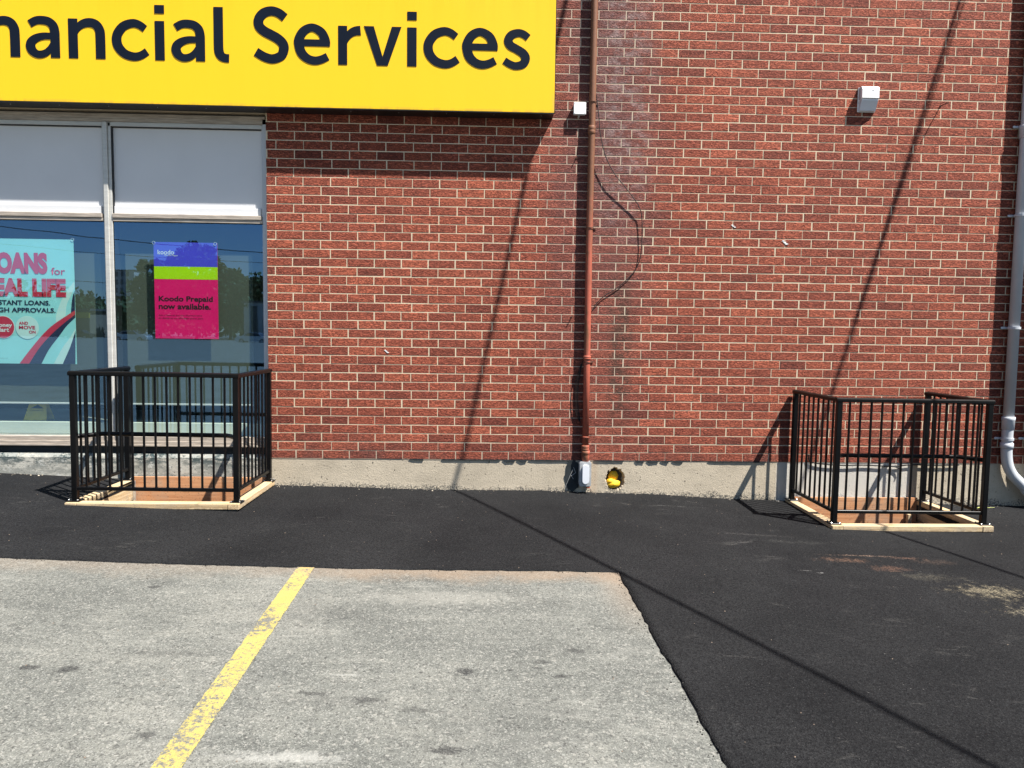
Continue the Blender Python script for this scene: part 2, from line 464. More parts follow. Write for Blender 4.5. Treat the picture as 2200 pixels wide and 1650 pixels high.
simple('wire_black', (0.004, 0.004, 0.004), 0.7)
simple('wire_grey', (0.30, 0.30, 0.30), 0.5)
simple('foam_yellow', (0.72, 0.42, 0.012), 0.7, 0, 0.2, 40, 0.8, 70)
simple('dark_hole', (0.07, 0.06, 0.05), 0.95, 0, 0.4, 40, 0.6, 60)
simple('pit_earth', (0.08, 0.07, 0.06), 0.95, 0, 0.3, 8, 0.7, 40)
simple('galvanised', (0.62, 0.63, 0.64), 0.3, 0.8, 0.1, 20)
simple('leaf_pale', (0.50, 0.55, 0.16), 0.6, 0, 0.2, 60)
simple('rust_iron', (0.09, 0.04, 0.025), 0.8, 0, 0.4, 60)
simple('floor_tile', (0.66, 0.68, 0.62), 0.5, 0, 0.05, 3)
simple('room_wall', (0.30, 0.29, 0.25), 0.8, 0, 0.08, 1)
simple('screen_cloth', (0.085, 0.095, 0.075), 0.8, 0, 0.06, 1.5)
simple('room_dark', (0.06, 0.062, 0.06), 0.8, 0, 0.08, 1)
simple('poster_aqua', (0.36, 0.76, 0.76), 0.45, 0, 0.05, 2.5)
simple('poster_pale', (0.62, 0.83, 0.78), 0.45, 0, 0.02)
simple('poster_red', (0.62, 0.030, 0.070), 0.45, 0, 0.03)
simple('poster_pinkred', (0.62, 0.030, 0.085), 0.45, 0, 0.03)
simple('poster_navy', (0.018, 0.022, 0.065), 0.45, 0, 0.03)
simple('poster_white', (0.80, 0.83, 0.82), 0.45, 0, 0.02)
simple('poster_violet', (0.09, 0.08, 0.70), 0.4, 0, 0.03)
simple('poster_lime', (0.52, 0.84, 0.0), 0.4, 0, 0.02)
simple('poster_magenta', (0.92, 0.004, 0.17), 0.4, 0, 0.02)
simple('poster_black', (0.012, 0.010, 0.014), 0.45, 0, 0.02)
simple('caution_yellow', (0.72, 0.55, 0.05), 0.5)
simple('bark', (0.09, 0.065, 0.045), 0.9, 0, 0.3, 12, 0.8, 40)
simple('car_silver', (0.55, 0.57, 0.60), 0.25, 0.5, 0.02, 2, 0, 120, None, 0.5)
simple('car_dark', (0.03, 0.035, 0.045), 0.25, 0.2, 0.02, 2, 0, 120, None, 0.5)
simple('car_glass', (0.02, 0.025, 0.03), 0.08)
simple('tyre', (0.02, 0.02, 0.02), 0.8)
simple('rim', (0.4, 0.4, 0.42), 0.35, 0.7)
simple('stucco_pale', (0.50, 0.48, 0.44), 0.8, 0, 0.06, 1, 0.2, 20)
simple('stucco_tan', (0.24, 0.19, 0.14), 0.8, 0, 0.06, 1, 0.2, 20)
simple('fascia_yellow', (0.55, 0.38, 0.05), 0.6, 0, 0.05, 1)
simple('roof_dark', (0.07, 0.07, 0.075), 0.8, 0, 0.1, 1)
simple('far_window', (0.03, 0.045, 0.06), 0.12)
simple('pole_wood', (0.16, 0.12, 0.09), 0.9, 0, 0.2, 10, 0.4, 30)
simple('kerb_concrete', (0.42, 0.41, 0.38), 0.85, 0, 0.1, 5, 0.3, 60)
simple('street_asphalt', (0.085, 0.085, 0.087), 0.85, 0, 0.15, 1.5, 0.3, 60)
simple('road_white', (0.75, 0.75, 0.72), 0.7, 0, 0.08, 10)
def grass_mat():
    t = NT('verge_grass')
    p = t.pos()
    c = t.mix(t.noise(p, 3, 6, 0.7), (0.03, 0.06, 0.014), (0.085, 0.12, 0.035))
    MAT['grass'] = t.set(c, 0.9, 0, t.bump(t.noise(p, 40, 4), 1.0, 0.05), 0.2)
grass_mat()
def leaf_mat():
    t = NT('foliage')
    p = t.pos()
    c = t.mix(t.noise(p, 1.1, 5, 0.7), (0.018, 0.040, 0.010), (0.075, 0.115, 0.030))
    MAT['foliage'] = t.set(c, 0.7, 0, None, 0.25)
leaf_mat()
def glass_mat():
    t = NT('window_glass')
    tr = t.n('ShaderNodeBsdfTransparent')
    tr.inputs[0].default_value = (0.86, 0.95, 0.90, 1)
    gl = t.n('ShaderNodeBsdfGlossy')
    gl.inputs['Roughness'].default_value = 0.006
    gl.inputs['Color'].default_value = (0.30, 0.58, 1.0, 1)
    ge = t.n('ShaderNodeNewGeometry')
    n = t.bump(t.noise(t.pos(), 1.4, 1, 0.4), 0.04, 0.02)
    t.lk(n, gl.inputs['Normal'])
    ct = t.math('ABSOLUTE', t.vmath('DOT_PRODUCT', ge.outputs['Normal'], ge.outputs['Incoming']))
    fac = t.math('ADD', 0.26, t.math('MULTIPLY', t.math('POWER', t.math('SUBTRACT', 1.0, ct), 5.0), 0.78))
    mx = t.n('ShaderNodeMixShader')
    t.lk(fac, mx.inputs[0])
    t.lk(tr.outputs[0], mx.inputs[1])
    t.lk(gl.outputs[0], mx.inputs[2])
    t.lk(mx.outputs[0], t.out.inputs[0])
    MAT['glass'] = t.m
glass_mat()

# ------------------------------------------------------------------ mesh helper
class MB:
    def __init__(s):
        s.v, s.f, s.tone = [], [], []
    def add(s, vs, fs, tone=None):
        o = len(s.v)
        s.v += [tuple(q) for q in vs]
        s.f += [tuple(i + o for i in q) for q in fs]
        if tone is not None:
            s.tone += [tone] * len(vs)
        return s
    def box(s, x0, x1, y0, y1, z0, z1):
        v = [(x0, y0, z0), (x1, y0, z0), (x1, y1, z0), (x0, y1, z0), (x0, y0, z1), (x1, y0, z1), (x1, y1, z1), (x0, y1, z1)]
        return s.add(v, [(0, 3, 2, 1), (4, 5, 6, 7), (0, 1, 5, 4), (1, 2, 6, 5), (2, 3, 7, 6), (3, 0, 4, 7)])
    def bbox(s, x0, x1, y0, y1, z0, z1, b=0.003):
        """box with bevelled edges"""
        def ring(a0, a1, c0, c1, z):
            return [(a0 + b, c0, z), (a1 - b, c0, z), (a1, c0 + b, z), (a1, c1 - b, z), (a1 - b, c1, z), (a0 + b, c1, z), (a0, c1 - b, z), (a0, c0 + b, z)]
        def inner(z):
            return ring(x0 + b, x1 - b, y0 + b, y1 - b, z)
        v = inner(z0) + ring(x0, x1, y0, y1, z0 + b) + ring(x0, x1, y0, y1, z1 - b) + inner(z1)
        f = [tuple(range(7, -1, -1)), tuple(range(24, 32))]
        for k in range(3):
            for i in range(8):
                j = (i + 1) % 8
                f.append((k * 8 + i, k * 8 + j, k * 8 + 8 + j, k * 8 + 8 + i))
        return s.add(v, f)
    def prism_xz(s, pts, y0, y1):
        """polygon in XZ (front at y0) extruded to y1"""
        n = len(pts)
        v = [(a, y0, b) for a, b in pts] + [(a, y1, b) for a, b in pts]
        ar = sum(pts[i][0] * pts[(i + 1) % n][1] - pts[(i + 1) % n][0] * pts[i][1] for i in range(n))
        fr = tuple(range(n)) if ar > 0 else tuple(range(n - 1, -1, -1))
        f = [fr, tuple(i + n for i in reversed(fr))]
        for i in range(n):
            j = (i + 1) % n
            f.append((i, i + n, j + n, j) if ar > 0 else (j, j + n, i + n, i))
        return s.add(v, f)
    def prism_yz(s, pts, x0, x1):
        n = len(pts)
        v = [(x0, a, b) for a, b in pts] + [(x1, a, b) for a, b in pts]
        f = [tuple(range(n - 1, -1, -1)), tuple(range(n, 2 * n))]
        for i in range(n):
            j = (i + 1) % n
            f.append((i, j, j + n, i + n))
        return s.add(v, f)
    def tube(s, path, r, n=12, caps=True, prof=None):
        """swept tube; r float or list; prof optional list of (u,v) multipliers"""
        P = [Vector(q) for q in path]
        m = len(P)
        rs = r if isinstance(r, (list, tuple)) else [r] * m
        T = []
        for i in range(m):
            a = P[max(i - 1, 0)]
            b = P[min(i + 1, m - 1)]
            if 0 < i < m - 1:
                d = (P[i] - a).normalized() + (b - P[i]).normalized()
            else:
                d = b - a
            T.append(d.normalized())
        up = Vector((0, 0, 1)) if abs(T[0].z) < 0.9 else Vector((0, 1, 0))
        N = (up - T[0] * up.dot(T[0])).normalized()
        v, f = [], []
        for i in range(m):
            N = (N - T[i] * N.dot(T[i])).normalized()
            B = T[i].cross(N)
            k = 1.0
            if 0 < i < m - 1:
                c = (P[i] - P[i - 1]).normalized().dot(T[i])
                k = 1.0 / max(c, 0.5)
            for j in range(len(prof) if prof else n):
                if prof:
                    a, b = prof[j]
                else:
                    an = 2 * math.pi * j / n
                    a, b = math.cos(an), math.sin(an)
                v.append(tuple(P[i] + N * (a * rs[i]) + B * (b * rs[i] * (k if abs(T[i].z) < .5 else k))))
        n = len(prof) if prof else n
        for i in range(m - 1):
            for j in range(n):
                q = (j + 1) % n
                f.append((i * n + j, i * n + q, (i + 1) * n + q, (i + 1) * n + j))
        if caps:
            f.append(tuple(range(n - 1, -1, -1)))
            f.append(tuple((m - 1) * n + j for j in range(n)))
        return s.add(v, f)
    def lathe(s, prof, c, axis='z', n=20):
        v, f = [], []
        for (r, h) in prof:
            for j in range(n):
                a = 2 * math.pi * j / n
                u, w_ = r * math.cos(a), r * math.sin(a)
                if axis == 'z':
                    v.append((c[0] + u, c[1] + w_, c[2] + h))
                else:  # y, h towards -y
                    v.append((c[0] + u, c[1] - h, c[2] + w_))
        m = len(prof)
        for i in range(m - 1):
            for j in range(n):
                q = (j + 1) % n
                f.append((i * n + j, i * n + q, (i + 1) * n + q, (i + 1) * n + j))
        f.append(tuple(range(n - 1, -1, -1)))
        f.append(tuple((m - 1) * n + j for j in range(n)))
        return s.add(v, f)
    def mesh(s, name):
        me = bpy.data.meshes.new(name)
        me.from_pydata(s.v, [], s.f)
        if s.tone:
            at = me.attributes.new('tone', 'FLOAT', 'POINT')
            at.data.foreach_set('value', s.tone)
        me.update()
        return me

def fixn(me):
    import bmesh
    bm = bmesh.new()
    bm.from_mesh(me)
    bmesh.ops.recalc_face_normals(bm, faces=bm.faces)
    bm.to_mesh(me)
    bm.free()

def obj(name, mb, mat, parent=None, loc=(0, 0, 0), rot=None, smooth=False, fix=True):
    me = mb.mesh(name) if isinstance(mb, MB) else mb
    if fix and isinstance(mb, MB):
        fixn(me)
    if mat:
        me.materials.clear()
        me.materials.append(MAT[mat])
    if smooth:
        for p in me.polygons:
            p.use_smooth = len(p.vertices) == 4
    o = bpy.data.objects.new(name, me)
    COL.objects.link(o)
    o.location = loc
    if rot:
        o.rotation_euler = rot
    if parent:
        o.parent = parent
    return o

def empty(name, loc=(0, 0, 0)):
    o = bpy.data.objects.new(name, None)
    o.empty_display_size = 0.1
    o.location = loc
    COL.objects.link(o)
    return o

def tag(o, label=None, cat=None, group=None, kind=None):
    if label: o['label'] = label
    if cat: o['category'] = cat
    if group: o['group'] = group
    if kind: o['kind'] = kind
    return o

def structure(o, label=None):
    return tag(o, label, None, None, 'structure')

def copy_tree(o, parent=None):
    c = o.copy()
    COL.objects.link(c)
    c.parent = parent
    for ch in [q for q in bpy.data.objects if q.parent is o]:
        copy_tree(ch, c)
    return c

# ------------------------------------------------------------------ ground
ZX = [(-12, -0.10), (-4.48, -0.164), (-3.3, -0.212), (-2.0, -0.258), (-0.66, -0.289), (0.47, -0.296), (1.52, -0.321), (2.28, -0.363), (3.2, -0.388), (4.75, -0.408), (8, -0.45), (14, -0.50)]
def ground_z(x, y):
    x = min(max(x, -12), 14)
    for (a, za), (b, zb) in zip(ZX, ZX[1:]):
        if x <= b:
            z = za + (zb - za) * (x - a) / (b - a)
            break
    yy = max(y, -8)
    flat = min(1, max(0, -y) / 5.0) * 0.35
    z = z * (1 - flat) + flat * (-0.30 - 0.022 * min(max(x, -6), 8))
    return z + 0.012 * min(yy, 0) 

def breaks(a, b, step, extra=()):
    n = max(1, round((b - a) / step))
    s = {round(a + (b - a) * i / n, 5) for i in range(n + 1)}
    for e in extra:
        s = {q for q in s if abs(q - e) > step * 0.45}
        s.add(round(e, 5))
    return sorted(s)

PITS = [(-3.256, -2.075, -0.862), (2.881, 4.045, -0.862)]

def sheet(name, xs, ys, zf, skip, mat, skirt=0.0, warp=None):
    idx, v, f = {}, [], []
    def vid(i, j):
        if (i, j) not in idx:
            x, y = xs[i], ys[j]
            if warp:
                x, y = warp(x, y)
            idx[(i, j)] = len(v)
            v.append((x, y, zf(x, y)))
        return idx[(i, j)]
    for i in range(len(xs) - 1):
        for j in range(len(ys) - 1):
            cx, cy = (xs[i] + xs[i + 1]) / 2, (ys[j] + ys[j + 1]) / 2
            if skip(cx, cy):
                continue
            f.append((vid(i, j), vid(i + 1, j), vid(i + 1, j + 1), vid(i, j + 1)))
    if skirt:
        cnt = {}
        for q in f:
            for a, b in zip(q, q[1:] + q[:1]):
                cnt[(a, b)] = 1
        low = {}
        def lo(a):
            if a not in low:
                low[a] = len(v)
                x, y, z = v[a]
                v.append((x, y, z - skirt))
            return low[a]
        for (a, b) in list(cnt):
            if (b, a) not in cnt:
                f.append((b, a, lo(a), lo(b)))
    mb = MB()
    mb.add(v, f)
    return structure(obj(name, mb, mat, fix=False, smooth=True))

EDGE_Y, EDGE_X = -2.168, 0.823
xs = breaks(-220, -12, 16) [:-1] + breaks(-12, 14, 0.5) + breaks(14, 220, 16)[1:]
ys = breaks(-300, -8, 12)[:-1] + breaks(-8, -2.1, 0.4) + [12.0, 60.0, 200.0]
sheet('parking_lot', xs, ys, lambda x, y: ground_z(x, y), lambda x, y: y > -2.1 and -12 < x < 14, 'worn')

def in_pit(x, y):
    return any(a < x < b and y > c for a, b, c in PITS)
ex = [q for a, b, c in PITS for q in (a, b)] + [EDGE_X]
xs = breaks(-12, -4.6, 0.4)[:-1] + breaks(-4.6, 5.4, 0.04, ex) + breaks(5.4, 14, 0.4)[1:]
ys = breaks(-8, -4.6, 0.3)[:-1] + breaks(-4.6, 0.06, 0.04, (-0.862, EDGE_Y))
def warp(x, y):
    nx, ny = x, y
    if abs(y - EDGE_Y) < 1e-4 and x < EDGE_X + 1e-3:
        ny += 0.010 * mnoise.noise(Vector((x * 9, 3.1, 0))) + 0.012 * mnoise.noise(Vector((x * 31, 8, 0))) + 0.006 * math.sin(x * 0.9)
    if abs(x - EDGE_X) < 1e-4 and y < EDGE_Y + 1e-3:
        nx += 0.014 * mnoise.noise(Vector((y * 6, 7.7, 0))) + 0.014 * mnoise.noise(Vector((y * 31, 1, 0))) + 0.016 * (EDGE_Y - y)
    return nx, ny
def zf_new(x, y):
    return ground_z(x, y) + 0.009 + 0.004 * mnoise.noise(Vector((x * 1.3, y * 1.3, 0)))
sheet('asphalt_walkway', xs, ys, zf_new, lambda x, y: (x < EDGE_X and y < EDGE_Y) or in_pit(x, y), 'fresh', 0.05, warp)

# crumbs broken off along the edge of the new paving
mb = MB(); er = random.Random(31)
for i in range(260):
    if i % 2:
        x = er.uniform(-3.6, EDGE_X); y = EDGE_Y - abs(er.gauss(0, 0.016)) - 0.002
    else:
        y = er.uniform(-4.8, EDGE_Y); x = EDGE_X + 0.016 * (EDGE_Y - y) - abs(er.gauss(0, 0.030)) - 0.001
    r_ = er.uniform(0.0012, 0.0048) * (1.5 if er.random() < .12 else 1); n_ = 5; a0 = er.random() * 6; z_ = ground_z(x, y) + 0.0005
    vv = [(x + r_ * math.cos(a0 + 6.283 * k / n_) * er.uniform(.6, 1.2), y + r_ * math.sin(a0 + 6.283 * k / n_) * er.uniform(.6, 1.2), z_) for k in range(n_)] + [(x, y, z_ + r_)]
    mb.add(vv, [(k, (k + 1) % n_, n_) for k in range(n_)])
o_c = obj('asphalt_crumbs', mb, 'fresh', fix=False); o_c['label'] = 'black asphalt crumbs along the edge of the new paving'; o_c['kind'] = 'stuff'

# painted parking line
v, f = [], []
N = 420
for i in range(N + 1):
    u = i / N
    y = -2.172 + (-6.4 + 2.172) * u
    xc = -1.143 + 0.0235 * (-2.17 - y)
    for sx in (-1, 1):
        x = xc + sx * (0.052 + 0.004 * mnoise.noise(Vector((y * 14, sx * 4, 0))) + 0.005 * mnoise.noise(Vector((y * 70, sx * 9, 3))))
        v.append((x, y, ground_z(x, y) + 0.0045))
    if i:
        f.append((2 * i - 2, 2 * i - 1, 2 * i + 1, 2 * i))
mb = MB(); mb.add(v, f)
o = structure(obj('parking_line', mb, 'line'))

# ------------------------------------------------------------------ brick wall
CW, MODW = 0.080, 0.24531
WX0, WX1 = -2.040, 9.0
TOPZ = 6.8
wall = tag(empty('brick_wall', (2, 0, 0)), 'red textured brick wall with pale mortar joints above the concrete footing', 'brick wall')
def wparent(o, p):
    o.parent = p
    o.matrix_parent_inverse = Matrix.Translation(p.location).inverted()
    return o
mb = MB()
mb.box(WX0 + 0.001, WX1, 0.0008, 0.20, 0.0, TOPZ)
mb.box(-9.0, WX0 + 0.001, 0.0008, 0.20, 3.12, TOPZ)
wparent(obj('mortar', mb, 'mortar'), wall)
def brick_verts(x0, x1, z0, z1, r):
    J = lambda s: r.uniform(-s, s)
    y = -0.0010 + J(0.0009)
    b = 0.0035
    back = 0.012
    A = [(x0 + J(.001), z0 + J(.0008)), (x1 + J(.001), z0 + J(.0008)), (x1 + J(.001), z1 + J(.0008)), (x0 + J(.001), z1 + J(.0008))]
    tl = J(0.0005)
    v = [(a, back, c) for a, c in A] + [(a, y + 0.0012, c) for a, c in A]
    v += [(A[0][0] + b, y + tl, A[0][1] + b), (A[1][0] - b, y - tl, A[1][1] + b), (A[2][0] - b, y - tl, A[2][1] - b), (A[3][0] + b, y + tl, A[3][1] - b)]
    f = [(8, 9, 10, 11)]
    for i in range(4):
        j = (i + 1) % 4
        f.append((i, j, 4 + j, 4 + i))
        f.append((4 + i, 4 + j, 8 + j, 8 + i))
    return v, f
def phase(n):
    if n < 20: e = 0.67 + (0.628 - 0.67) * n / 20
    elif n < 50: e = 0.628 + (0.80 - 0.628) * (n - 20) / 30
    else: e = 0.81
    if n % 2: e += 0.36
    return e
def pix(x, z):
    d = Vector((x, 0, z)) - CAM
    zc = d.dot(F_)
    return 1100 + 1525 * d.dot(R_) / zc, 825 - 1525 * d.dot(U_) / zc, zc
bricks = []
br = random.Random(11)
for n in range(int(TOPZ / CW)):
    z0 = n * CW + 0.0038 + br.uniform(-.0012, .0012)
    z1 = (n + 1) * CW - 0.0038 + br.uniform(-.0012, .0012)
    ph = phase(n) + br.uniform(-0.025, 0.025)
    lox = WX0 if z0 < 3.12 else -9.0
    k = math.floor(lox / MODW - ph) 
    x = (k + ph) * MODW
    drift = 0.0
    while x < WX1:
        a = x + 0.0042 + br.uniform(-.0022, .0022)
        b = x + MODW - 0.0042 + br.uniform(-.0022, .0022)
        full = True
        if a < lox: a = lox + 0.001; full = False
        if b > WX1: b = WX1; full = False
        if b - a > 0.03:
            px, py, zc = pix((a + b) / 2, (z0 + z1) / 2)
            seen = full and 10 < px < 2190 and 5 < py < 1640 and not (px < 1215 and py < 262)
            tone = min(0.999, max(0.001, br.gauss(0.52, 0.20)))
            bricks.append((zc if seen else 99, a, b, z0, z1, tone))
        x += MODW
bricks.sort(key=lambda q: q[0])
variants = []
for i in range(8):
    r = random.Random(40 + i)
    hw = (MODW - 0.0084) / 2
    hh = (CW - 0.0076) / 2
    vv, ff = brick_verts(-hw, hw, -hh, hh, r)
    m_ = MB(); m_.add(vv, ff)
    me = m_.mesh('brick'); fixn(me); me.materials.append(MAT['brick'])
    variants.append(me)
rest = MB()
for i, (k, a, b, z0, z1, tone) in enumerate(bricks):
    if i < 300 and k < 99:
        o = bpy.data.objects.new('brick', variants[i % 8])
        COL.objects.link(o)
        o.location = ((a + b) / 2 - 2, 0, (z0 + z1) / 2)
        o.scale = ((b - a) / (MODW - 0.0084), 1, (z1 - z0) / (CW - 0.0076))
        o['tone'] = tone
        o.parent = wall
    else:
        vv, ff = brick_verts(a, b, z0, z1, br)
        rest.add(vv, ff, tone)
o = wparent(obj('brick_courses', rest, 'brick', fix=False), wall)
o['kind'] = 'stuff'
# black flashing sticking out under the lowest course
mb = MB()
fr = random.Random(5)
for (xa, xb, dz) in [(-0.75, -0.62, .008), (-0.45, 0.1, .005), (0.12, 0.24, .020), (0.25, 0.34, .022), (0.36, 0.80, .008), (0.97, 1.25, .007), (1.36, 1.44, .018), (1.47, 1.58, .020), (1.60, 1.68, .018), (1.71, 1.82, .020), (2.05, 2.6, .006)]:
    pts = [(xa, 0.004)]
    x = xa
    while x < xb - 0.03:
        x += fr.uniform(0.02, 0.06)
        pts.append((min(x, xb), -dz * fr.uniform(0.45, 1.1)))
    pts.append((xb, 0.004))
    mb.prism_xz(pts, -0.0055, 0.001)
wparent(obj('flashing', mb, 'membrane'), wall)
# building volume behind
mb = MB()
mb.box(-9.0, 9.0, 0.2, 9.0, TOPZ - 0.25, TOPZ)
mb.box(8.8, 9.0, 0.2, 9.0, -0.8, TOPZ - 0.25)
mb.box(-9.0, -8.8, 0.2, 9.0, -0.8, TOPZ - 0.25)
mb.box(-9.0, 9.0, 8.8, 9.0, -0.8, TOPZ - 0.25)
wparent(obj('rear_wall', mb, 'stucco_tan'), wall)

# ------------------------------------------------------------------ foundation with broken hole
found = tag(empty('concrete_footing', (2, 0, 0)), 'stained beige concrete footing strip under the red brick wall', 'footing')
HX, HZ = 1.178, -0.172
N = 44
ring = []
hr = random.Random(3)
for i in range(N):
    a = 2 * math.pi * i / N
    r = 0.097 * (1 + 0.22 * mnoise.noise(Vector((math.cos(a) * 2.2, math.sin(a) * 2.2, 4))) + hr.uniform(-0.09, 0.09))
    ring.append((HX + r * 0.94 * math.cos(a), HZ + r * 1.12 * math.sin(a)))
FY = 0.004
bx0, bx1, bz0, bz1 = 1.00, 1.36, -0.60, -0.03
mb = MB()
rv = [(a, FY, b) for a, b in ring]
def sq(a):
    c, s_ = math.cos(a), math.sin(a)
    tx = ((bx1 - HX) if c > 0 else (HX - bx0)) / max(abs(c), 1e-6)
    tz = ((bz1 - HZ) if s_ > 0 else (HZ - bz0)) / max(abs(s_), 1e-6)
    t_ = min(tx, tz)
    return (HX + c * t_, FY, HZ + s_ * t_)
angs = [2 * math.pi * i / N for i in range(N)]
ov = [sq(a) for a in angs]
corners = [(bx1, FY, bz1), (bx0, FY, bz1), (bx0, FY, bz0), (bx1, FY, bz0)]
inn = [(HX + (a - HX) * 0.8, FY + 0.075, HZ + (b - HZ) * 0.8) for a, b in ring]
fs = []
for i in range(N):
    j = (i + 1) % N
    fs.append((i, N + i, N + j, j))
    fs.append((i, j, 2 * N + j, 2 * N + i))
fs.append(tuple(2 * N + i for i in range(N)))
mb.add(rv + ov + inn, fs)
for c in corners:
    a = math.atan2(c[2] - HZ, c[0] - HX) % (2 * math.pi)
    i = int(a / (2 * math.pi) * N) % N
    mb.add([ov[i], c, ov[(i + 1) % N]], [(0, 1, 2)])
def face(x0, x1, z0, z1):
    mb.add([(x0, FY, z0), (x1, FY, z0), (x1, FY, z1), (x0, FY, z1)], [(0, 1, 2, 3)])
face(WX0, bx0, -1.6, -0.001); face(bx1, 9.0, -1.6, -0.001); face(bx0, bx1, -1.6, bz0); face(bx0, bx1, bz1, -0.001)
mb.add([(WX0, FY, -0.001), (9, FY, -0.001), (9, 0.2, -0.001), (WX0, 0.2, -0.001)], [(0, 1, 2, 3)])
mb.add([(WX0, FY, -1.6), (WX0, FY, -0.001), (WX0, 0.2, -0.001), (WX0, 0.2, -1.6)], [(0, 1, 2, 3)])
wparent(obj('concrete_face', mb, 'concrete', fix=False), found)
mb = MB()
mb.add([(HX + (a - HX) * 1.01, FY + 0.070 , HZ + (b - HZ) * 1.01) for a, b in ring], [tuple(range(N))])
wparent(obj('hole_back', mb, 'dark_hole', fix=False), found)
# rubble chips around hole and at foot
def chip(mb, x, y, z, r, rr):
    n = 6
    v = [(x + r * rr.uniform(.7, 1.2) * math.cos(6.283 * i / n), y + r * .6 * rr.uniform(.5, 1), z + r * rr.uniform(.6, 1) * math.sin(6.283 * i / n)) for i in range(n)]
    v.append((x, y - r * 0.8, z + rr.uniform(-.2, .2) * r))
    mb.add(v, [(i, (i + 1) % n, n) for i in range(n)] )
mb = MB()
for i in range(70):
    a = hr.uniform(0, 6.283)
    a = a if hr.random() < .4 else hr.uniform(3.3, 6.1)
    r = hr.uniform(0.097, 0.135)
    chip(mb, HX + r * math.cos(a), FY, HZ + r * 0.95 * math.sin(a) - 0.01, hr.uniform(.003, .008), hr)
for i in range(420):
    x = hr.uniform(-1.9, 5.0)
    gz = ground_z(x, 0)
    d = mnoise.noise(Vector((x * 2, 0, 5)))
    chip(mb, x, FY, gz + hr.uniform(0.0, 0.03 + 0.05 * max(0, d)), hr.uniform(.003, .009), hr)
o = wparent(obj('broken_aggregate', mb, 'concrete'), found); o['kind'] = 'stuff'
# yellow foam plug
mb = MB()
for (cx, cz, rx, rz, yy, ry, sd_) in [(HX - 0.018, HZ - 0.048, 0.066, 0.042, 0.022, 0.030, 1), (HX - 0.044, HZ - 0.022, 0.036, 0.026, 0.020, 0.026, 3), (HX - 0.012, HZ + 0.022, 0.048, 0.046, 0.058, 0.024, 5)]:
    nu, nv = 16, 9
    vs_, fs_ = [], []
    for i in range(nv + 1):
        th = math.pi * i / nv
        for j in range(nu):
            ph_ = 2 * math.pi * j / nu
            d = Vector((math.sin(th) * math.cos(ph_), math.cos(th), math.sin(th) * math.sin(ph_)))
            k = 1 + 0.20 * mnoise.noise(d * 1.3 + Vector((sd_, 0, 0))) + 0.10 * mnoise.noise(d * 3.2 + Vector((0, sd_, 0)))
            vs_.append((cx + d.x * rx * k, yy + d.y * ry * k, cz + d.z * rz * k))
    for i in range(nv):
        for j in range(nu):
            q = (j + 1) % nu
            fs_.append((i * nu + j, i * nu + q, (i + 1) * nu + q, (i + 1) * nu + j))
    mb.add(vs_, fs_)
o = obj('foam_plug', mb, 'foam_yellow', smooth=True)
tag(o, 'bright yellow foam plug stuffed in the broken hole in the concrete footing', 'foam plug')

# ------------------------------------------------------------------ shop window
wb = tag(empty('concrete_ledge', (-5, 0, 0)), 'rough grey green painted concrete ledge under the shop window', 'window ledge')
mb = MB()
prof = [(0.0, -1.4), (0.0, -0.004), (0.018, 0.030), (0.30, 0.036), (0.30, -1.4)]
mb.prism_yz(prof, -9.0, WX0 - 0.001)
wparent(obj('ledge_body', mb, 'painted_concrete'), wb)
mb = MB()
mb.box(-9.0, WX0 - 0.002, 0.035, 0.09, 0.037, 0.100)
wparent(obj('black_membrane', mb, 'membrane'), wb)

win = tag(empty('shop_window', (-3, 0, 0)), 'shop window with aluminium frame, opaque upper panels and two reflecting glass panes', 'window')
FYF = 0.050   # frame face
GY = 0.062
MULL = [-3.475, -4.96, -6.44, -7.92]
def part(name, mb, mat, p=win, **kw):
    return wparent(obj(name, mb, mat, **kw), p)
mb = MB()
mb.bbox(-9.0, -2.045, FYF, 0.17, 3.026, 3.098, 0.003)
mb.bbox(-9.0, -2.060, FYF - 0.010, FYF + 0.001, 3.070, 3.094, 0.002)
part('head_frame', mb, 'old_aluminium')
mb = MB()
mb.bbox(-9.0, -2.092, FYF + 0.004, 0.16, 2.988, 3.024, 0.002)
part('head_bead', mb, 'aluminium')
mb = MB()
mb.bbox(-2.088, -2.044, FYF, 0.17, 0.19, 3.098, 0.003)
mb.bbox(-2.096, -2.0885, FYF + 0.008, 0.15, 0.19, 3.02, 0.001)
part('side_jamb', mb, 'pvc_grey')
for mx in MULL:
    mb = MB()
    mb.bbox(mx - 0.028, mx + 0.012, FYF - 0.012, 0.17, 0.19, 3.022, 0.003)
    mb.bbox(mx + 0.0125, mx + 0.038, FYF + 0.004, 0.165, 0.19, 3.022, 0.003)
    mb.bbox(mx - 0.040, mx - 0.0285, FYF + 0.004, 0.165, 0.19, 3.022, 0.002)
    part('mullion', mb, 'aluminium')
    mb = MB()
    mb.box(mx + 0.0385, mx + 0.046, FYF + 0.012, 0.16, 0.20, 3.02)
    part('gasket', mb, 'gasket')
edges = [-2.088] + [q for m in MULL for q in (m + 0.038, m - 0.040)] + [-9.0]
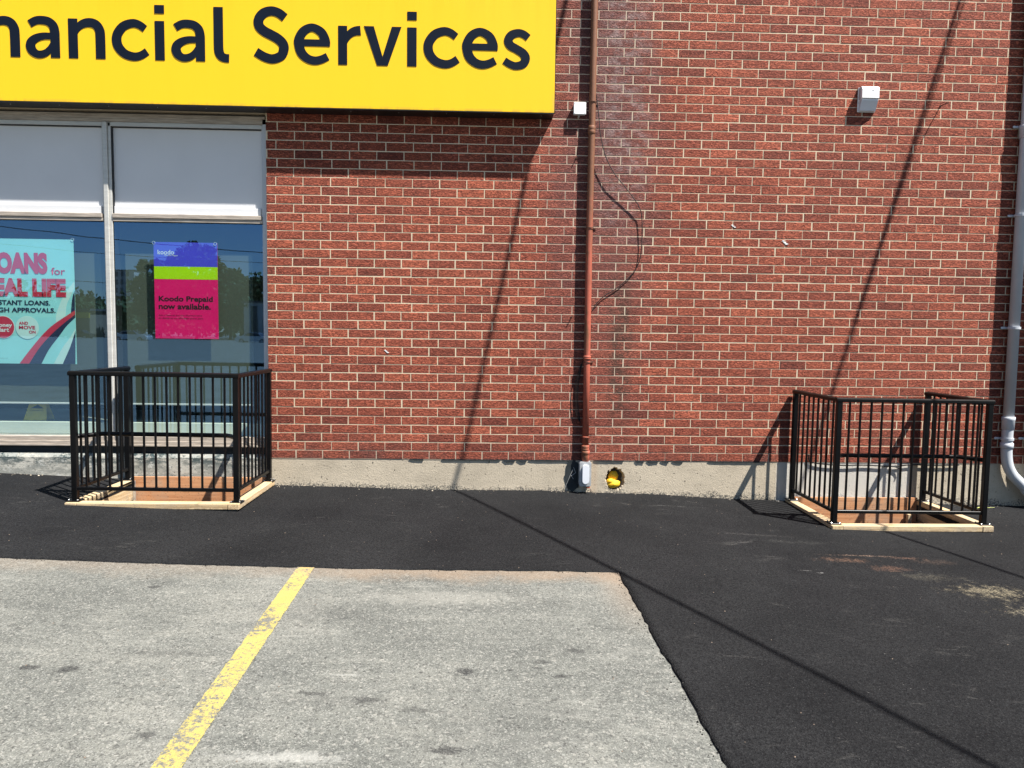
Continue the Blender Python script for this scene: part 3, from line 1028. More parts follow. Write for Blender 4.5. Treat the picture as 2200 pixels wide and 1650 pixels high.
for k in range(0, len(edges) - 1, 2):
    xr, xl = edges[k], edges[k + 1]
    mb = MB()
    mb.bbox(xl + 0.001, xr - 0.012, FYF - 0.006, 0.16, 2.176, 2.214, 0.003)
    mb.bbox(xl + 0.001, xr - 0.004, FYF + 0.002, 0.16, 2.146, 2.174, 0.002)
    part('transom', mb, 'old_aluminium')
    mb = MB()
    mb.box(xl + 0.001, xr - 0.001, FYF + 0.008, 0.14, 2.138, 2.145)
    mb.box(xl + 0.001, xr - 0.001, FYF + 0.012, 0.14, 2.982, 2.987)
    part('gasket', mb, 'gasket')
    mb = MB()
    mb.box(xl + 0.002, xr - 0.002, 0.088, 0.11, 2.216, 2.981)
    part('upper_panel', mb, 'panel_white')
    mb = MB()
    mb.bbox(xl + 0.010, xr - 0.025, 0.068, 0.0875, 2.2165, 2.282, 0.002)
    part('panel_trim', mb, 'panel_white')
    mb = MB()
    v = [(xl + 0.001, GY, 0.19), (xr - 0.001, GY, 0.19), (xr - 0.001, GY, 2.138), (xl + 0.001, GY, 2.138)]
    mb.add(v, [(0, 1, 2, 3)])
    part('glass_pane', mb, 'glass', fix=False)
mb = MB()
for (y0, y1, z0, z1) in [(0.022, 0.16, 0.148, 0.188), (0.006, 0.12, 0.118, 0.147), (-0.006, 0.10, 0.1015, 0.117)]:
    mb.bbox(-9.0, -2.046, y0, y1, z0, z1, 0.002)
part('bottom_sill', mb, 'old_aluminium')
mb = MB(); mb.box(-9.0, -2.046, 0.10, 0.2, 3.10, 3.119); part('soffit', mb, 'roof_dark')

# room behind the glass
room = tag(empty('shop_interior', (-5, 2, 0)), None, None, None, 'structure')
mb = MB(); mb.box(-8.8, -1.9, 0.165, 5.0, 0.10, 0.186); wparent(obj('interior_floor', mb, 'floor_tile'), room)
mb = MB(); mb.box(-8.8, -1.9, 5.0, 5.1, 0.1, 3.2); mb.box(-1.95, -1.85, 0.2, 5.0, 0.1, 3.2); mb.box(-8.9, -8.8, 0.2, 5.0, 0.1, 3.2)
wparent(obj('interior_wall', mb, 'room_wall'), room)
mb = MB(); mb.box(-8.8, -1.9, 0.205, 5.0, 3.12, 3.2); wparent(obj('interior_ceiling', mb, 'room_dark'), room)
# dark roller screens hanging close behind the panes, with white bottom bars
for i, (x0, x1, lab) in enumerate([(-4.94, -3.60, 'dark roller screen hanging behind the left pane and its aqua poster'), (-3.38, -2.22, 'dark roller screen hanging behind the right pane and its pink poster')]):
    sc_ = tag(empty('roller_screen', ((x0 + x1) / 2, 0.15, 1.9)), lab, 'roller screen', 'roller screens inside the shop window')
    mb = MB(); mb.box(x0, x1, 0.148, 0.150, 0.485, 1.875); wparent(obj('screen_cloth', mb, 'screen_cloth'), sc_)
    mb = MB(); mb.bbox(x0, x1, 0.140, 0.156, 0.468, 0.4845, 0.003); wparent(obj('bottom_bar', mb, 'panel_white'), sc_)
mb = MB(); mb.bbox(-8.7, -2.15, 0.166, 0.60, 0.187, 0.300, 0.004); o = obj('window_bench', mb, 'floor_tile'); tag(o, 'low white sunlit bench inside along the foot of the shop window', 'bench')
ct = tag(empty('shop_counter', (-5.4, 2.6, 0.186)), 'dark service counter far inside the shop', 'counter')
mb = MB(); mb.bbox(-1.6, 1.3, -0.3, 0.3, 0, 0.95, 0.01); obj('counter_body', mb, 'room_dark', ct)
mb = MB(); mb.bbox(-1.65, 1.35, -0.36, 0.36, 0.951, 0.99, 0.006); obj('counter_top', mb, 'room_wall', ct)

# ------------------------------------------------------------------ text helper
def text_mesh(s_, x0, x1, z0, z1, y, mat, parent, name='lettering', off=0.0, up=True, depth=0.0004, shear=0.0):
    cu = bpy.data.curves.new('txt', 'FONT')
    cu.body = s_
    cu.size = 1.0
    cu.offset = off
    cu.shear = shear
    cu.resolution_u = 4
    to = bpy.data.objects.new('txt', cu)
    COL.objects.link(to)
    bpy.context.view_layer.update()
    me = bpy.data.meshes.new_from_object(to.evaluated_get(bpy.context.evaluated_depsgraph_get()))
    bpy.data.objects.remove(to)
    n = len(me.vertices)
    co = np.empty(n * 3, dtype=np.float32)
    me.vertices.foreach_get('co', co)
    co = co.reshape(-1, 3)
    a, b = co.min(0), co.max(0)
    out = np.empty_like(co)
    out[:, 0] = x0 + (co[:, 0] - a[0]) / (b[0] - a[0]) * (x1 - x0)
    out[:, 2] = z0 + (co[:, 1] - a[1]) / (b[1] - a[1]) * (z1 - z0)
    out[:, 1] = y
    me.vertices.foreach_set('co', out.ravel())
    me.name = name
    me.materials.clear()
    me.materials.append(MAT[mat])
    me.update()
    o = bpy.data.objects.new(name, me)
    COL.objects.link(o)
    if parent:
        wparent(o, parent)
    return o

# ------------------------------------------------------------------ loans poster
PY = 0.078
def flat(name, pts, y, mat, parent):
    mb = MB()
    n = len(pts)
    ar = sum(pts[i][0] * pts[(i + 1) % n][1] - pts[(i + 1) % n][0] * pts[i][1] for i in range(n))
    idx = tuple(range(n)) if ar > 0 else tuple(range(n - 1, -1, -1))
    mb.add([(a, y, b) for a, b in pts], [idx])
    return wparent(obj(name, mb, mat, fix=False), parent)
def disc(name, cx, cz, r, y, mat, parent, n=32):
    return flat(name, [(cx + r * math.cos(6.28318 * i / n), cz + r * math.sin(6.28318 * i / n)) for i in range(n)], y, mat, parent)
def P1(px, py):   # photo px in the poster's own plane (poster is parallel to the wall at PY)
    d = F_ * 1525 + R_ * (px - 1100) + U_ * (825 - py)
    t_ = (PY - CAM.y) / d.y
    q = CAM + d * t_
    return q.x, q.z
po = tag(empty('loans_poster', (-4.2, PY, 1.4)), 'aqua loans poster with red lettering and curved stripes behind the left glass pane', 'poster')
X0, X1, Z0, Z1 = -4.74, -3.806, 0.845, 1.977
mb = MB(); mb.box(X0, X1, PY, PY + 0.003, Z0, Z1); wparent(obj('poster_sheet', mb, 'poster_aqua'), po)
def curve_pts(seq, n=14):
    out = []
    for i in range(len(seq) - 1):
        p0 = seq[max(i - 1, 0)]; p1 = seq[i]; p2 = seq[i + 1]; p3 = seq[min(i + 2, len(seq) - 1)]
        for k in range(n):
            t_ = k / n
            out.append(tuple(0.5 * ((2 * p1[c]) + (-p0[c] + p2[c]) * t_ + (2 * p0[c] - 5 * p1[c] + 4 * p2[c] - p3[c]) * t_ ** 2 + (-p0[c] + 3 * p1[c] - 3 * p2[c] + p3[c]) * t_ ** 3) for c in range(2)))
    out.append(seq[-1])
    return out
# stripes traced in crop px of the poster (x/5.5, 500+y/5.5)
def cz(pts):
    return [P1(a / 5.5, 500 + b / 5.5) for a, b in pts]
def stripe(lft, rgt, mat, k):
    a = curve_pts(cz(lft)); b = curve_pts(cz(rgt))
    flat('stripe', [(min(max(x, X0), X1 - .001), min(max(z, Z0 + .001), Z1)) for x, z in a + b[::-1]], PY - 0.0006 * k, mat, po)
stripe([(660, 1070), (670, 950), (745, 760), (840, 620), (886, 570)], [(775, 990), (790, 850), (840, 740), (884, 640), (886, 620)], 'poster_pale', 1)
stripe([(838, 960), (845, 850), (862, 740), (886, 670)], [(886, 960), (886, 850), (886, 760), (886, 680)], 'poster_navy', 1)
stripe([(230, 1548), (350, 1390), (500, 1210), (640, 1080), (890, 915)], [(345, 1548), (460, 1370), (590, 1220), (720, 1100), (890, 965)], 'poster_red', 2)
stripe([(345, 1548), (460, 1370), (590, 1220), (720, 1100), (890, 965)], [(490, 1552), (580, 1380), (700, 1220), (790, 1100), (893, 1000)], 'poster_navy', 2)
stripe([(635, 1552), (740, 1360), (820, 1250), (893, 1130)], [(742, 1552), (830, 1350), (880, 1200), (893, 1160)], 'poster_pale', 2)
stripe([(742, 1552), (830, 1350), (880, 1200), (893, 1160)], [(893, 1552), (893, 1400), (893, 1250), (893, 1170)], 'poster_navy', 3)
def tx(s_, a, b, c, d, mat, off=0.0, k=4, **kw):
    x0, z1 = P1(a / 5.5, 500 + c / 5.5)
    x1, z0 = P1(b / 5.5, 500 + d / 5.5)
    x0 = max(x0, X0 + 0.01)
    return text_mesh(s_, x0, x1, z0, z1, PY - 0.0006 * k, mat, po, off=off, **kw)
tx('LOANS', -150, 565, 225, 492, 'poster_pinkred', 0.065)
tx('for', 603, 772, 412, 500, 'poster_pinkred', 0.012)
tx('REAL LIFE', -205, 785, 530, 762, 'poster_red', 0.065)
tx('INSTANT LOANS.', -105, 595, 793, 860, 'poster_navy', 0.028)
tx('HIGH APPROVALS.', -110, 660, 880, 948, 'poster_navy', 0.028)
cx, cz_ = P1(40 / 5.5, 500 + 1115 / 5.5)
disc('badge_rim', cx, cz_, 0.104, PY - 0.0030, 'poster_white', po)
disc('badge', cx, cz_, 0.099, PY - 0.0036, 'poster_red', po)
tx('Money', -70, 148, 1065, 1128, 'poster_white', 0.03, 7)
tx('Mart', -48, 112, 1118, 1172, 'poster_white', 0.03, 7)
cx, cz_ = P1(325 / 5.5, 500 + 1120 / 5.5)
disc('badge', cx, cz_, 0.105, PY - 0.0030, 'poster_pale', po)
tx('AND', 226, 335, 1050, 1088, 'poster_pinkred', 0.03, 7)
tx('MOVE', 226, 420, 1098, 1142, 'poster_pinkred', 0.03, 7)
tx('ON', 345, 425, 1155, 1192, 'poster_pinkred', 0.03, 7)
tx('Terms and conditions apply', -60, 98, 1476, 1486, 'poster_navy', 0.0, 5)
def cup(x, z, p):
    mb = MB()
    mb.lathe([(0.004, 0.016), (0.0075, 0.012), (0.0075, 0.009), (0.004, 0.007), (0.010, 0.003), (0.0135, 0.0)], (x, PY - 0.002, z), 'y', 16)
    mb2 = MB()
    mb2.tube([(x + 0.0135 * math.cos(a), PY - 0.003, z + 0.0135 * math.sin(a)) for a in [i * math.pi / 8 for i in range(17)]], 0.0018, 6)
    wparent(obj('suction_cup', mb2, 'lens_plastic'), p)
cup(X1 - 0.006, Z1 - 0.002, po)
cup(X0 + 0.006, Z1 - 0.002, po)

# ------------------------------------------------------------------ pink poster
pp = tag(empty('phone_poster', (-2.8, PY, 1.5)), 'violet, lime and magenta phone plan poster behind the right glass pane', 'poster')
A0, A1, B0, B1 = -3.088, -2.514, 1.092, 1.969
mb = MB(); mb.box(A0, A1, PY, PY + 0.003, B0, B1); wparent(obj('poster_sheet', mb, 'poster_magenta'), pp)
flat('violet_field', [(A0, 1.749), (A1, 1.749), (A1, B1), (A0, B1)], PY - 0.0006, 'poster_violet', pp)
flat('lime_band', [(A0, 1.635), (A1, 1.635), (A1, 1.749), (A0, 1.749)], PY - 0.0006, 'poster_lime', pp)
def tp(s_, a, b, c, d, mat, off=0.0, **kw):
    x0, z1 = P1(a, c)
    x1, z0 = P1(b, d)
    return text_mesh(s_, x0, x1, z0, z1, PY - 0.0014, mat, pp, off=off, **kw)
tp('koodo', 338.5, 374, 536.5, 547, 'poster_white', 0.015)
tp('Choose Happy', 352.5, 382, 546.5, 551.5, 'poster_white', 0.005)
tp('Koodo Prepaid', 341, 457.5, 635.5, 652, 'poster_black', 0.028)
tp('now available.', 341, 453, 651.5, 665.5, 'poster_black', 0.028)
tp('Ask a Financial Services Representative', 341, 434.5, 675.5, 680.5, 'poster_black', 0.0)
tp('for details on our affordable phone plans.', 341, 437.5, 681.5, 687, 'poster_black', 0.0)
cup(A0 + 0.002, B1 - 0.008, pp)
cup(A1 - 0.018, B1 - 0.010, pp)
for (a, b) in [(A0 + 0.035, B0 + 0.035), (A1 - 0.035, B0 + 0.03)]:
    disc('eyelet', a, b, 0.004, PY - 0.0008, 'poster_black', pp, 10)

# caution sign standing inside
cs = tag(empty('caution_sign', (-4.30, 0.30, 0.3005)), 'small yellow caution sign on the white bench inside the left pane', 'floor sign')
for s_ in (-1, 1):
    mb = MB()
    lean = 0.10 * s_
    v = [(-0.155, -0.02 * s_ * 0 + s_ * 0.13, 0), (0.155, s_ * 0.13, 0), (0.115, s_ * 0.02, 0.58), (-0.115, s_ * 0.02, 0.58)]
    v += [(a, b + 0.006 * s_, c) for a, b, c in v]
    mb.add(v, [(0, 1, 2, 3), (7, 6, 5, 4), (0, 4, 5, 1), (1, 5, 6, 2), (2, 6, 7, 3), (3, 7, 4, 0)])
    obj('sign_panel', mb, 'caution_yellow', cs)
t1 = text_mesh('CUIDADO', -0.09, 0.09, 0.33, 0.375, 0, 'poster_black', None, off=0.02)
t1.parent = cs
t1.rotation_euler = (-math.atan(0.11 / 0.58), 0, 0)
t1.location = (0, -0.136, 0)
mb = MB()
mb.prism_xz([(-0.09, 0.42), (0.09, 0.42), (0.0, 0.55)], -0.001, 0.0)
mb.prism_xz([(-0.06, 0.43), (0.06, 0.43), (0.0, 0.52)], -0.002, -0.0011)
o = obj('warning_triangle', mb, 'poster_black', cs, (0, -0.136, 0), (-math.atan(0.11 / 0.58), 0, 0))

cs.scale = (0.70, 0.5, 0.27)

# ------------------------------------------------------------------ big yellow sign
SY = -0.18
sign = tag(empty('shop_sign', (-3, 0, 3.6)), 'large yellow sign box with black lettering above the shop window', 'sign')
SX0, SX1, SZ0, SZ1 = -6.6, 0.531, 3.117, 4.72
mb = MB(); mb.box(SX0 + 0.006, SX1 - 0.004, SY + 0.006, -0.003, SZ0 - 0.004, SZ1 + 0.004); wparent(obj('sign_cabinet', mb, 'black_metal'), sign)
mb = MB()
mb.bbox(SX0, SX1 + 0.001, SY + 0.001, SY + 0.02, SZ0 - 0.008, SZ0 - 0.001, 0.001)
mb.bbox(SX0, SX1 + 0.001, SY + 0.001, SY + 0.02, SZ1 + 0.001, SZ1 + 0.008, 0.001)
mb.bbox(SX1 - 0.001, SX1 + 0.005, SY + 0.001, SY + 0.02, SZ0, SZ1, 0.001)
wparent(obj('sign_rim', mb, 'black_metal'), sign)
mb = MB(); mb.bbox(SX0, SX1 - 0.0015, SY, SY + 0.0055, SZ0, SZ1, 0.002); wparent(obj('sign_face', mb, 'sign_yellow'), sign)
mb = MB()
for x in np.arange(SX0 + 0.3, SX1, 0.42):
    mb.lathe([(0.004, 0), (0.004, 0.003)], (x, SY + 0.07, SZ0 - 0.008), 'z', 8)
wparent(obj('rivet', mb, 'galvanised'), sign)['kind'] = 'stuff'

UN = 0.001075
ZB = 3.4845
def cr(seq, n=10):
    out = []
    for i in range(len(seq) - 1):
        p0 = seq[max(i - 1, 0)]; p1 = seq[i]; p2 = seq[i + 1]; p3 = seq[min(i + 2, len(seq) - 1)]
        for k in range(n):
            t_ = k / n
            out.append(tuple(0.5 * ((2 * p1[c]) + (-p0[c] + p2[c]) * t_ + (2 * p0[c] - 5 * p1[c] + 4 * p2[c] - p3[c]) * t_ ** 2 + (-p0[c] + 3 * p1[c] - 3 * p2[c] + p3[c]) * t_ ** 3) for c in range(3)))
    out.append(tuple(seq[-1]))
    return out
K = 1.1667
GL = {
 'n': dict(rect=[(0, 0, 73, 307)], st=[[(48, 185, 40), (72, 232, 52), (112, 266, 64), (165, 279, 69), (215, 266, 71), (243, 228, 73), (250, 175, 75), (250, 0, 75)]]),
 'a': dict(rect=[(197, 0, 266, 120)], st=[[(34, 258, 60), (80, 283, 62), (125, 289, 64), (180, 280, 66), (217, 248, 70), (229, 200, 72), (230, 150, 72), (230, 0, 72)],
                    [(205, 167, 50), (140, 166, 54), (85, 150, 62), (48, 122, 70), (37, 90, 74), (50, 52, 70), (84, 27, 60), (122, 25, 58), (160, 40, 54), (190, 70, 48), (207, 105, 36)]]),
 'c': dict(st=[[(262, 241, 58), (215, 272, 62), (163, 282, 66), (95, 258, 71), (50, 205, 75), (37, 155, 75), (50, 98, 74), (98, 46, 70), (168, 24, 66), (225, 34, 62), (275, 66, 60)]]),
 'i': dict(rect=[(0, 0, 75, 305), (0, 362, 76, 428)]),
 'l': dict(st=[[(37, 425, 74), (37, 250, 74), (37, 120, 74), (42, 72, 74), (60, 42, 70), (88, 30, 66), (119, 28, 65)]]),
 'S': dict(s=K, st=[[(216, 305, 60), (172, 336, 61), (122, 347, 62), (70, 330, 65), (38, 288, 66), (42, 243, 66), (75, 212, 66), (118, 190, 66), (165, 165, 66), (200, 132, 66), (207, 95, 66), (188, 50, 64), (132, 28, 62), (75, 40, 61), (17, 73, 60)]]),
 'e': dict(s=K, rect=[(50, 119, 242, 165)], st=[[(211, 120, 64), (211, 160, 64), (184, 215, 59), (123, 244, 54), (66, 220, 60), (34, 168, 65), (32, 125, 65), (50, 72, 64), (90, 36, 58), (138, 23, 56), (185, 32, 54), (227, 53, 52)]]),
 'r': dict(s=K, rect=[(0, 0, 61, 261)], st=[[(40, 140, 36), (58, 180, 44), (86, 212, 54), (118, 228, 60), (153, 232, 63)]]),
 'v': dict(s=K, poly=[(0, 263), (68, 263), (128, 60), (192, 263), (258, 263), (164, 0), (90, 0)]),
 's': dict(s=K, st=[[(178, 212, 50), (145, 235, 51), (108, 243, 53), (62, 228, 58), (40, 192, 61), (54, 158, 60), (98, 134, 58), (143, 106, 60), (161, 72, 61), (143, 34, 58), (93, 20, 52), (50, 33, 50), (13, 55, 48)]]),
 'F': dict(rect=[(0, 0, 78, 405), (78, 336, 235, 405), (78, 165, 215, 232)]),
}
def glyph(ch, x0):
    g = GL[ch]; s_ = g.get('s', 1.0) * UN
    mb = MB()
    k = 0
    def T(a, b):
        return (x0 + a * s_, ZB + b * s_)
    for (a, b, c, d) in g.get('rect', []):
        x_, z_ = T(a, b); x2, z2 = T(c, d)
        k += 1
        mb.box(x_, x2, SY - 0.0030 - 0.0003 * k, SY - 0.0002, z_, z2)
    if 'poly' in g:
        p = g['poly']
        # split concave v in two convex halves
        mb.prism_xz([T(*p[0]), T(*p[1]), T(*p[2]), T(127, 0), T(*p[6])], SY - 0.0033, SY - 0.0002)
        mb.prism_xz([T(*p[2]), T(*p[3]), T(*p[4]), T(*p[5]), T(127, 0)], SY - 0.0033, SY - 0.0002)
    for st in g.get('st', []):
        k += 1
        pts = cr(st)
        Lf, Rt = [], []
        for i, (a, b, wd) in enumerate(pts):
            q0 = pts[max(i - 1, 0)]; q1 = pts[min(i + 1, len(pts) - 1)]
            dx, dz = q1[0] - q0[0], q1[1] - q0[1]
            m_ = math.hypot(dx, dz) or 1
            nx, nz = -dz / m_, dx / m_
            Lf.append(T(a + nx * wd / 2, b + nz * wd / 2)); Rt.append(T(a - nx * wd / 2, b - nz * wd / 2))
        y0, y1 = SY - 0.0030 - 0.0003 * k, SY - 0.0002
        n = len(pts)
        v = []
        for a, b in zip(Lf, Rt):
            v += [(a[0], y0, a[1]), (b[0], y0, b[1]), (b[0], y1, b[1]), (a[0], y1, a[1])]
        f = [(0, 1, 2, 3), (4 * n - 1, 4 * n - 2, 4 * n - 3, 4 * n - 4)]
        for i in range(n - 1):
            for j in range(4):
                q = (j + 1) % 4
                f.append((4 * i + j, 4 * i + 4 + j, 4 * i + 4 + q, 4 * i + q))
        mb.add(v, f)
    o = obj('letter', mb, 'sign_letter')
    wparent(o, sign)
for ch, x in [('F', -4.82), ('i', -4.515), ('n', -4.365), ('a', -4.007), ('n', -3.647), ('c', -3.281), ('i', -2.917), ('a', -2.779), ('l', -2.417),
              ('S', -2.080), ('e', -1.730), ('r', -1.353), ('v', -1.132), ('i', -0.758), ('c', -0.617), ('e', -0.279), ('s', 0.069)]:
    glyph(ch, x)

# ------------------------------------------------------------------ guard railings
SQ = [(1, .8), (.8, 1), (-.8, 1), (-1, .8), (-1, -.8), (-.8, -1), (.8, -1), (1, -.8)]
CAPP = [(0.62, 0.55), (0.3, 1.0), (-0.45, 1.0), (-0.70, 0.75), (-0.70, -0.75), (-0.45, -1.0), (0.3, -1.0), (0.62, -0.55), (.74, 0)]
def make_railing(x0, x1, zb, H, tilt, label, hand_z):
    cx = (x0 + x1) / 2
    W2 = (x1 - x0) / 2
    root = empty('guard_railing', (cx, -0.05, zb))
    root.rotation_euler = (0, tilt, 0)
    tag(root, label, 'railing', 'black guard railings around the basement openings')
    D = -0.825
    zt = H
    def o_(name, mb, mat='black_paint', **kw):
        return obj(name, mb, mat, root, **kw)
    for (a, b) in [(-W2, D), (W2, D), (-W2, 0), (W2, 0)]:
        mb = MB(); mb.tube([(0, 0, 0.006), (0, 0, zt - 0.022)], 0.0215, prof=SQ)
        o_('post', mb, loc=(a, b, 0))
        pl = MB(); pl.bbox(-0.047, 0.047, -0.047, 0.047, 0, 0.008, 0.002)
        p = o_('base_plate', pl, loc=(a, b, 0))
        for (u, v_) in [(-.034, -.034), (.034, -.034), (.034, .034), (-.034, .034)]:
            bm_ = MB(); bm_.lathe([(0.006, 0), (0.006, 0.006), (0.003, 0.009)], (u, v_, 0.008), 'z', 6)
            obj('bolt', bm_, 'galvanised', p)
    mb = MB(); mb.tube([(-W2 - 0.028, D, zt - 0.012), (W2 + 0.026, D, zt - 0.012)], 0.026, prof=CAPP); o_('top_rail', mb)
    for s_ in (-1, 1):
        mb = MB(); mb.tube([(s_ * W2, D + 0.024, zt - 0.0125), (s_ * W2, 0.026, zt - 0.0125)], 0.025, prof=CAPP); o_('top_rail', mb)
    zr = 0.098
    mb = MB(); mb.tube([(-W2 + 0.021, D, zr), (W2 - 0.021, D, zr)], 0.0135, prof=SQ); o_('bottom_rail', mb)
    for s_ in (-1, 1):
        mb = MB(); mb.tube([(s_ * W2, D + 0.021, zr), (s_ * W2, -0.021, zr)], 0.0135, prof=SQ); o_('bottom_rail', mb)
    mb = MB(); mb.tube([(0, 0, zr + 0.012), (0, 0, zt - 0.026)], 0.0073, prof=SQ)
    me = mb.mesh('baluster'); fixn(me)
    for i in range(1, 14):
        o_('baluster', me, loc=(-W2 + 2 * W2 * i / 14, D, 0))
    for s_ in (-1, 1):
        for i in range(1, 9):
            o_('baluster', me, loc=(s_ * W2, D * (1 - i / 9), 0))
    # weld blobs at the balusters' feet on the front
    mb = MB()
    for i in range(1, 14):
        x = -W2 + 2 * W2 * i / 14
        mb.lathe([(0.010, 0), (0.0125, 0.003), (0.0095, 0.008)], (x, D, zr + 0.0135), 'z', 6)
    for s_ in (-1, 1):
        for i in range(1, 9):
            mb.lathe([(0.010, 0), (0.0125, 0.003), (0.0095, 0.008)], (s_ * W2, D * (1 - i / 9), zr + 0.0135), 'z', 6)
    q = o_('weld', mb); q['kind'] = 'stuff'
    hz = hand_z - zb
    mb = MB(); mb.tube([(-W2, D + 0.02, hz), (-W2 + 0.012, D + 0.045, hz), (-W2 + 0.10, D + 0.16, hz), (-W2 + 0.135, D + 0.185, hz), (0, D + 0.188, hz), (W2 - 0.145, D + 0.185, hz), (W2 - 0.11, D + 0.16, hz), (W2 - 0.012, D + 0.045, hz), (W2, D + 0.02, hz)], 0.0185, 12)
    o_('middle_rail', mb, smooth=True)
    return root
make_railing(-3.300, -2.028, -0.200, 1.030, 0.0055, 'black metal guard railing in front of the shop window around a timber curb', 0.312)
make_railing(2.836, 4.090, -0.350, 1.034, 0.0040, 'black metal guard railing against the brick wall beside the grey downpipe', 0.185)

# ------------------------------------------------------------------ timber curbs and pits
def board(name, L_, w_, h_, mat, parent, loc, rz=0.0, rx=0.0, b=0.003):
    mb = MB(); mb.bbox(-L_ / 2, L_ / 2, -w_ / 2, w_ / 2, -h_ / 2, h_ / 2, b)
    o = obj(name, mb, mat)
    o.rotation_euler = (rx, 0, rz)
    o.location = Vector(loc) - parent.location
    o.parent = parent
    return o
def make_curb(x0, x1, yf, ztop, label, tilt=0.0):
    """x0,x1 outer sides; yf outer front"""
    cx = (x0 + x1) / 2
    c = tag(empty('timber_curb', (cx, -0.47, ztop)), label, 'timber curb', 'timber curbs around the basement openings')
    w_, h_ = 0.089, 0.046
    zc = ztop - h_ / 2
    board('front_plank', (x1 - x0) - 2 * w_ - 0.004, w_ - 0.003, h_, 'pine', c, (cx, yf + w_ / 2 + 0.002, zc))
    for s_, xx in ((-1, x0 + w_ / 2), (1, x1 - w_ / 2)):
        board('side_plank', abs(yf) - 0.012, w_, h_ + 0.001, 'pine_edge' if s_ < 0 else 'pine', c, (xx, yf / 2 - 0.006 + 0.0, zc + 0.0008), math.pi / 2)
    # stacked boards lining the pit
    z = ztop - h_ - 0.004
    for k in range(4):
        hh = 0.137
        zz = z - hh / 2 - k * (hh + 0.006)
        for s_, xx in ((-1, x0 + w_ - 0.022), (1, x1 - w_ + 0.022)):
            board('lining_board', abs(yf) - 0.10, 0.038, hh, 'pine' if s_ < 0 else 'pine_edge', c, (xx, yf / 2 - 0.0, zz), math.pi / 2)
        board('lining_board', (x1 - x0) - 2 * w_ - 0.06, 0.036, hh, 'pine', c, (cx, yf + w_ - 0.022, zz))
    pw = (x1 - x0) - 2 * w_ + 0.012
    board('plywood_back', pw, 0.40 + 0.1, 0.016, 'plywood', c, (cx, -0.030, ztop + 0.028 - 0.25), 0, math.pi / 2, 0.002)
    mb = MB(); mb.bbox(-0.019, 0.019, -0.019, 0.019, -0.3, 0.0, 0.003)
    o = obj('corner_stud', mb, 'pine', c, (x1 - w_ - 0.03 - cx - 0.06, -0.075 + 0.47, -0.12))
    if x0 < 0:
        mb = MB(); mb.bbox(-0.012, 0.012, -0.004, 0.004, -0.3, -0.005, 0.001)
        obj('steel_angle', mb, 'galvanised', c, (x0 + w_ + 0.012 - cx, -0.060 + 0.47, 0.0))
    # floor of the pit
    mb = MB(); mb.box(x0 + 0.03 - cx, x1 - 0.03 - cx, yf + 0.03 + 0.47, 0.46, -1.0, -0.95)
    obj('pit_floor', mb, 'pit_earth', c)
    mb = MB()
    a0, a1, b0, b1 = x0 + 0.02 - cx, x1 - 0.02 - cx, yf + 0.02 + 0.47, 0.468
    mb.box(a0, a0 + 0.02, b0, b1, -0.95, -0.05); mb.box(a1 - 0.02, a1, b0, b1, -0.95, -0.05); mb.box(a0 + 0.02, a1 - 0.02, b0, b0 + 0.02, -0.95, -0.05)
    obj('pit_wall', mb, 'pit_earth', c)
    return c
make_curb(-3.345, -1.986, -0.951, -0.200, 'pale timber curb around the opening below the shop window')
make_curb(2.792, 4.134, -0.951, -0.351, 'pale timber curb around the opening below the brick wall by the downpipe')

# ------------------------------------------------------------------ rusty conduit
cp = tag(empty('conduit_pipe', (0.885, -0.046, -0.2)), 'tall rusty red conduit pipe running down the brick wall', 'pipe')
CX, CY = 0.885, -0.046
def cpart(name, mb, mat, **kw):
    return wparent(obj(name, mb, mat, **kw), cp)
mb = MB(); mb.tube([(CX - 0.002, CY, 0.10), (CX - 0.004, CY, 0.9), (CX - 0.006, CY, 2.1), (CX - 0.002, CY, 3.0), (CX, CY, 4.2), (CX, CY, 6.7)], 0.0295, 18); cpart('pipe', mb, 'rustpipe', smooth=True)
for z, h, r in [(0.948, 0.036, 0.037), (2.975, 0.075, 0.034), (0.10, 0.055, 0.036), (0.225, 0.012, 0.033)]:
    mb = MB(); mb.lathe([(0.0300, -0.001), (r, 0.003), (r, h * .45), (r - .002, h * .5), (r, h * .55), (r, h - 0.003), (0.0300, h + 0.001)], (CX - 0.004, CY, z), 'z', 18)
    cpart('coupling', mb, 'rustpipe', smooth=True)
mb = MB(); mb.lathe([(0.0300, 0), (0.033, 0.002), (0.037, 0.05), (0.037, 0.07), (0.039, 0.072), (0.039, 0.098), (0.030, 0.10)], (CX, CY, 0.004), 'z', 18); cpart('coupling', mb, 'rustpipe', smooth=True)
for z in (3.26, 2.145, 0.925, 5.2):
    mb = MB(); mb.tube([(CX + 0.034 * math.cos(a), CY + 0.034 * math.sin(a), z) for a in [math.radians(d) for d in range(-190, 20, 15)]], 0.0035, 6)
    mb.bbox(CX + 0.030, CX + 0.062, CY + 0.036, CY + 0.041, z - 0.006, z + 0.006, 0.001)
    cpart('strap', mb, 'rust_iron')
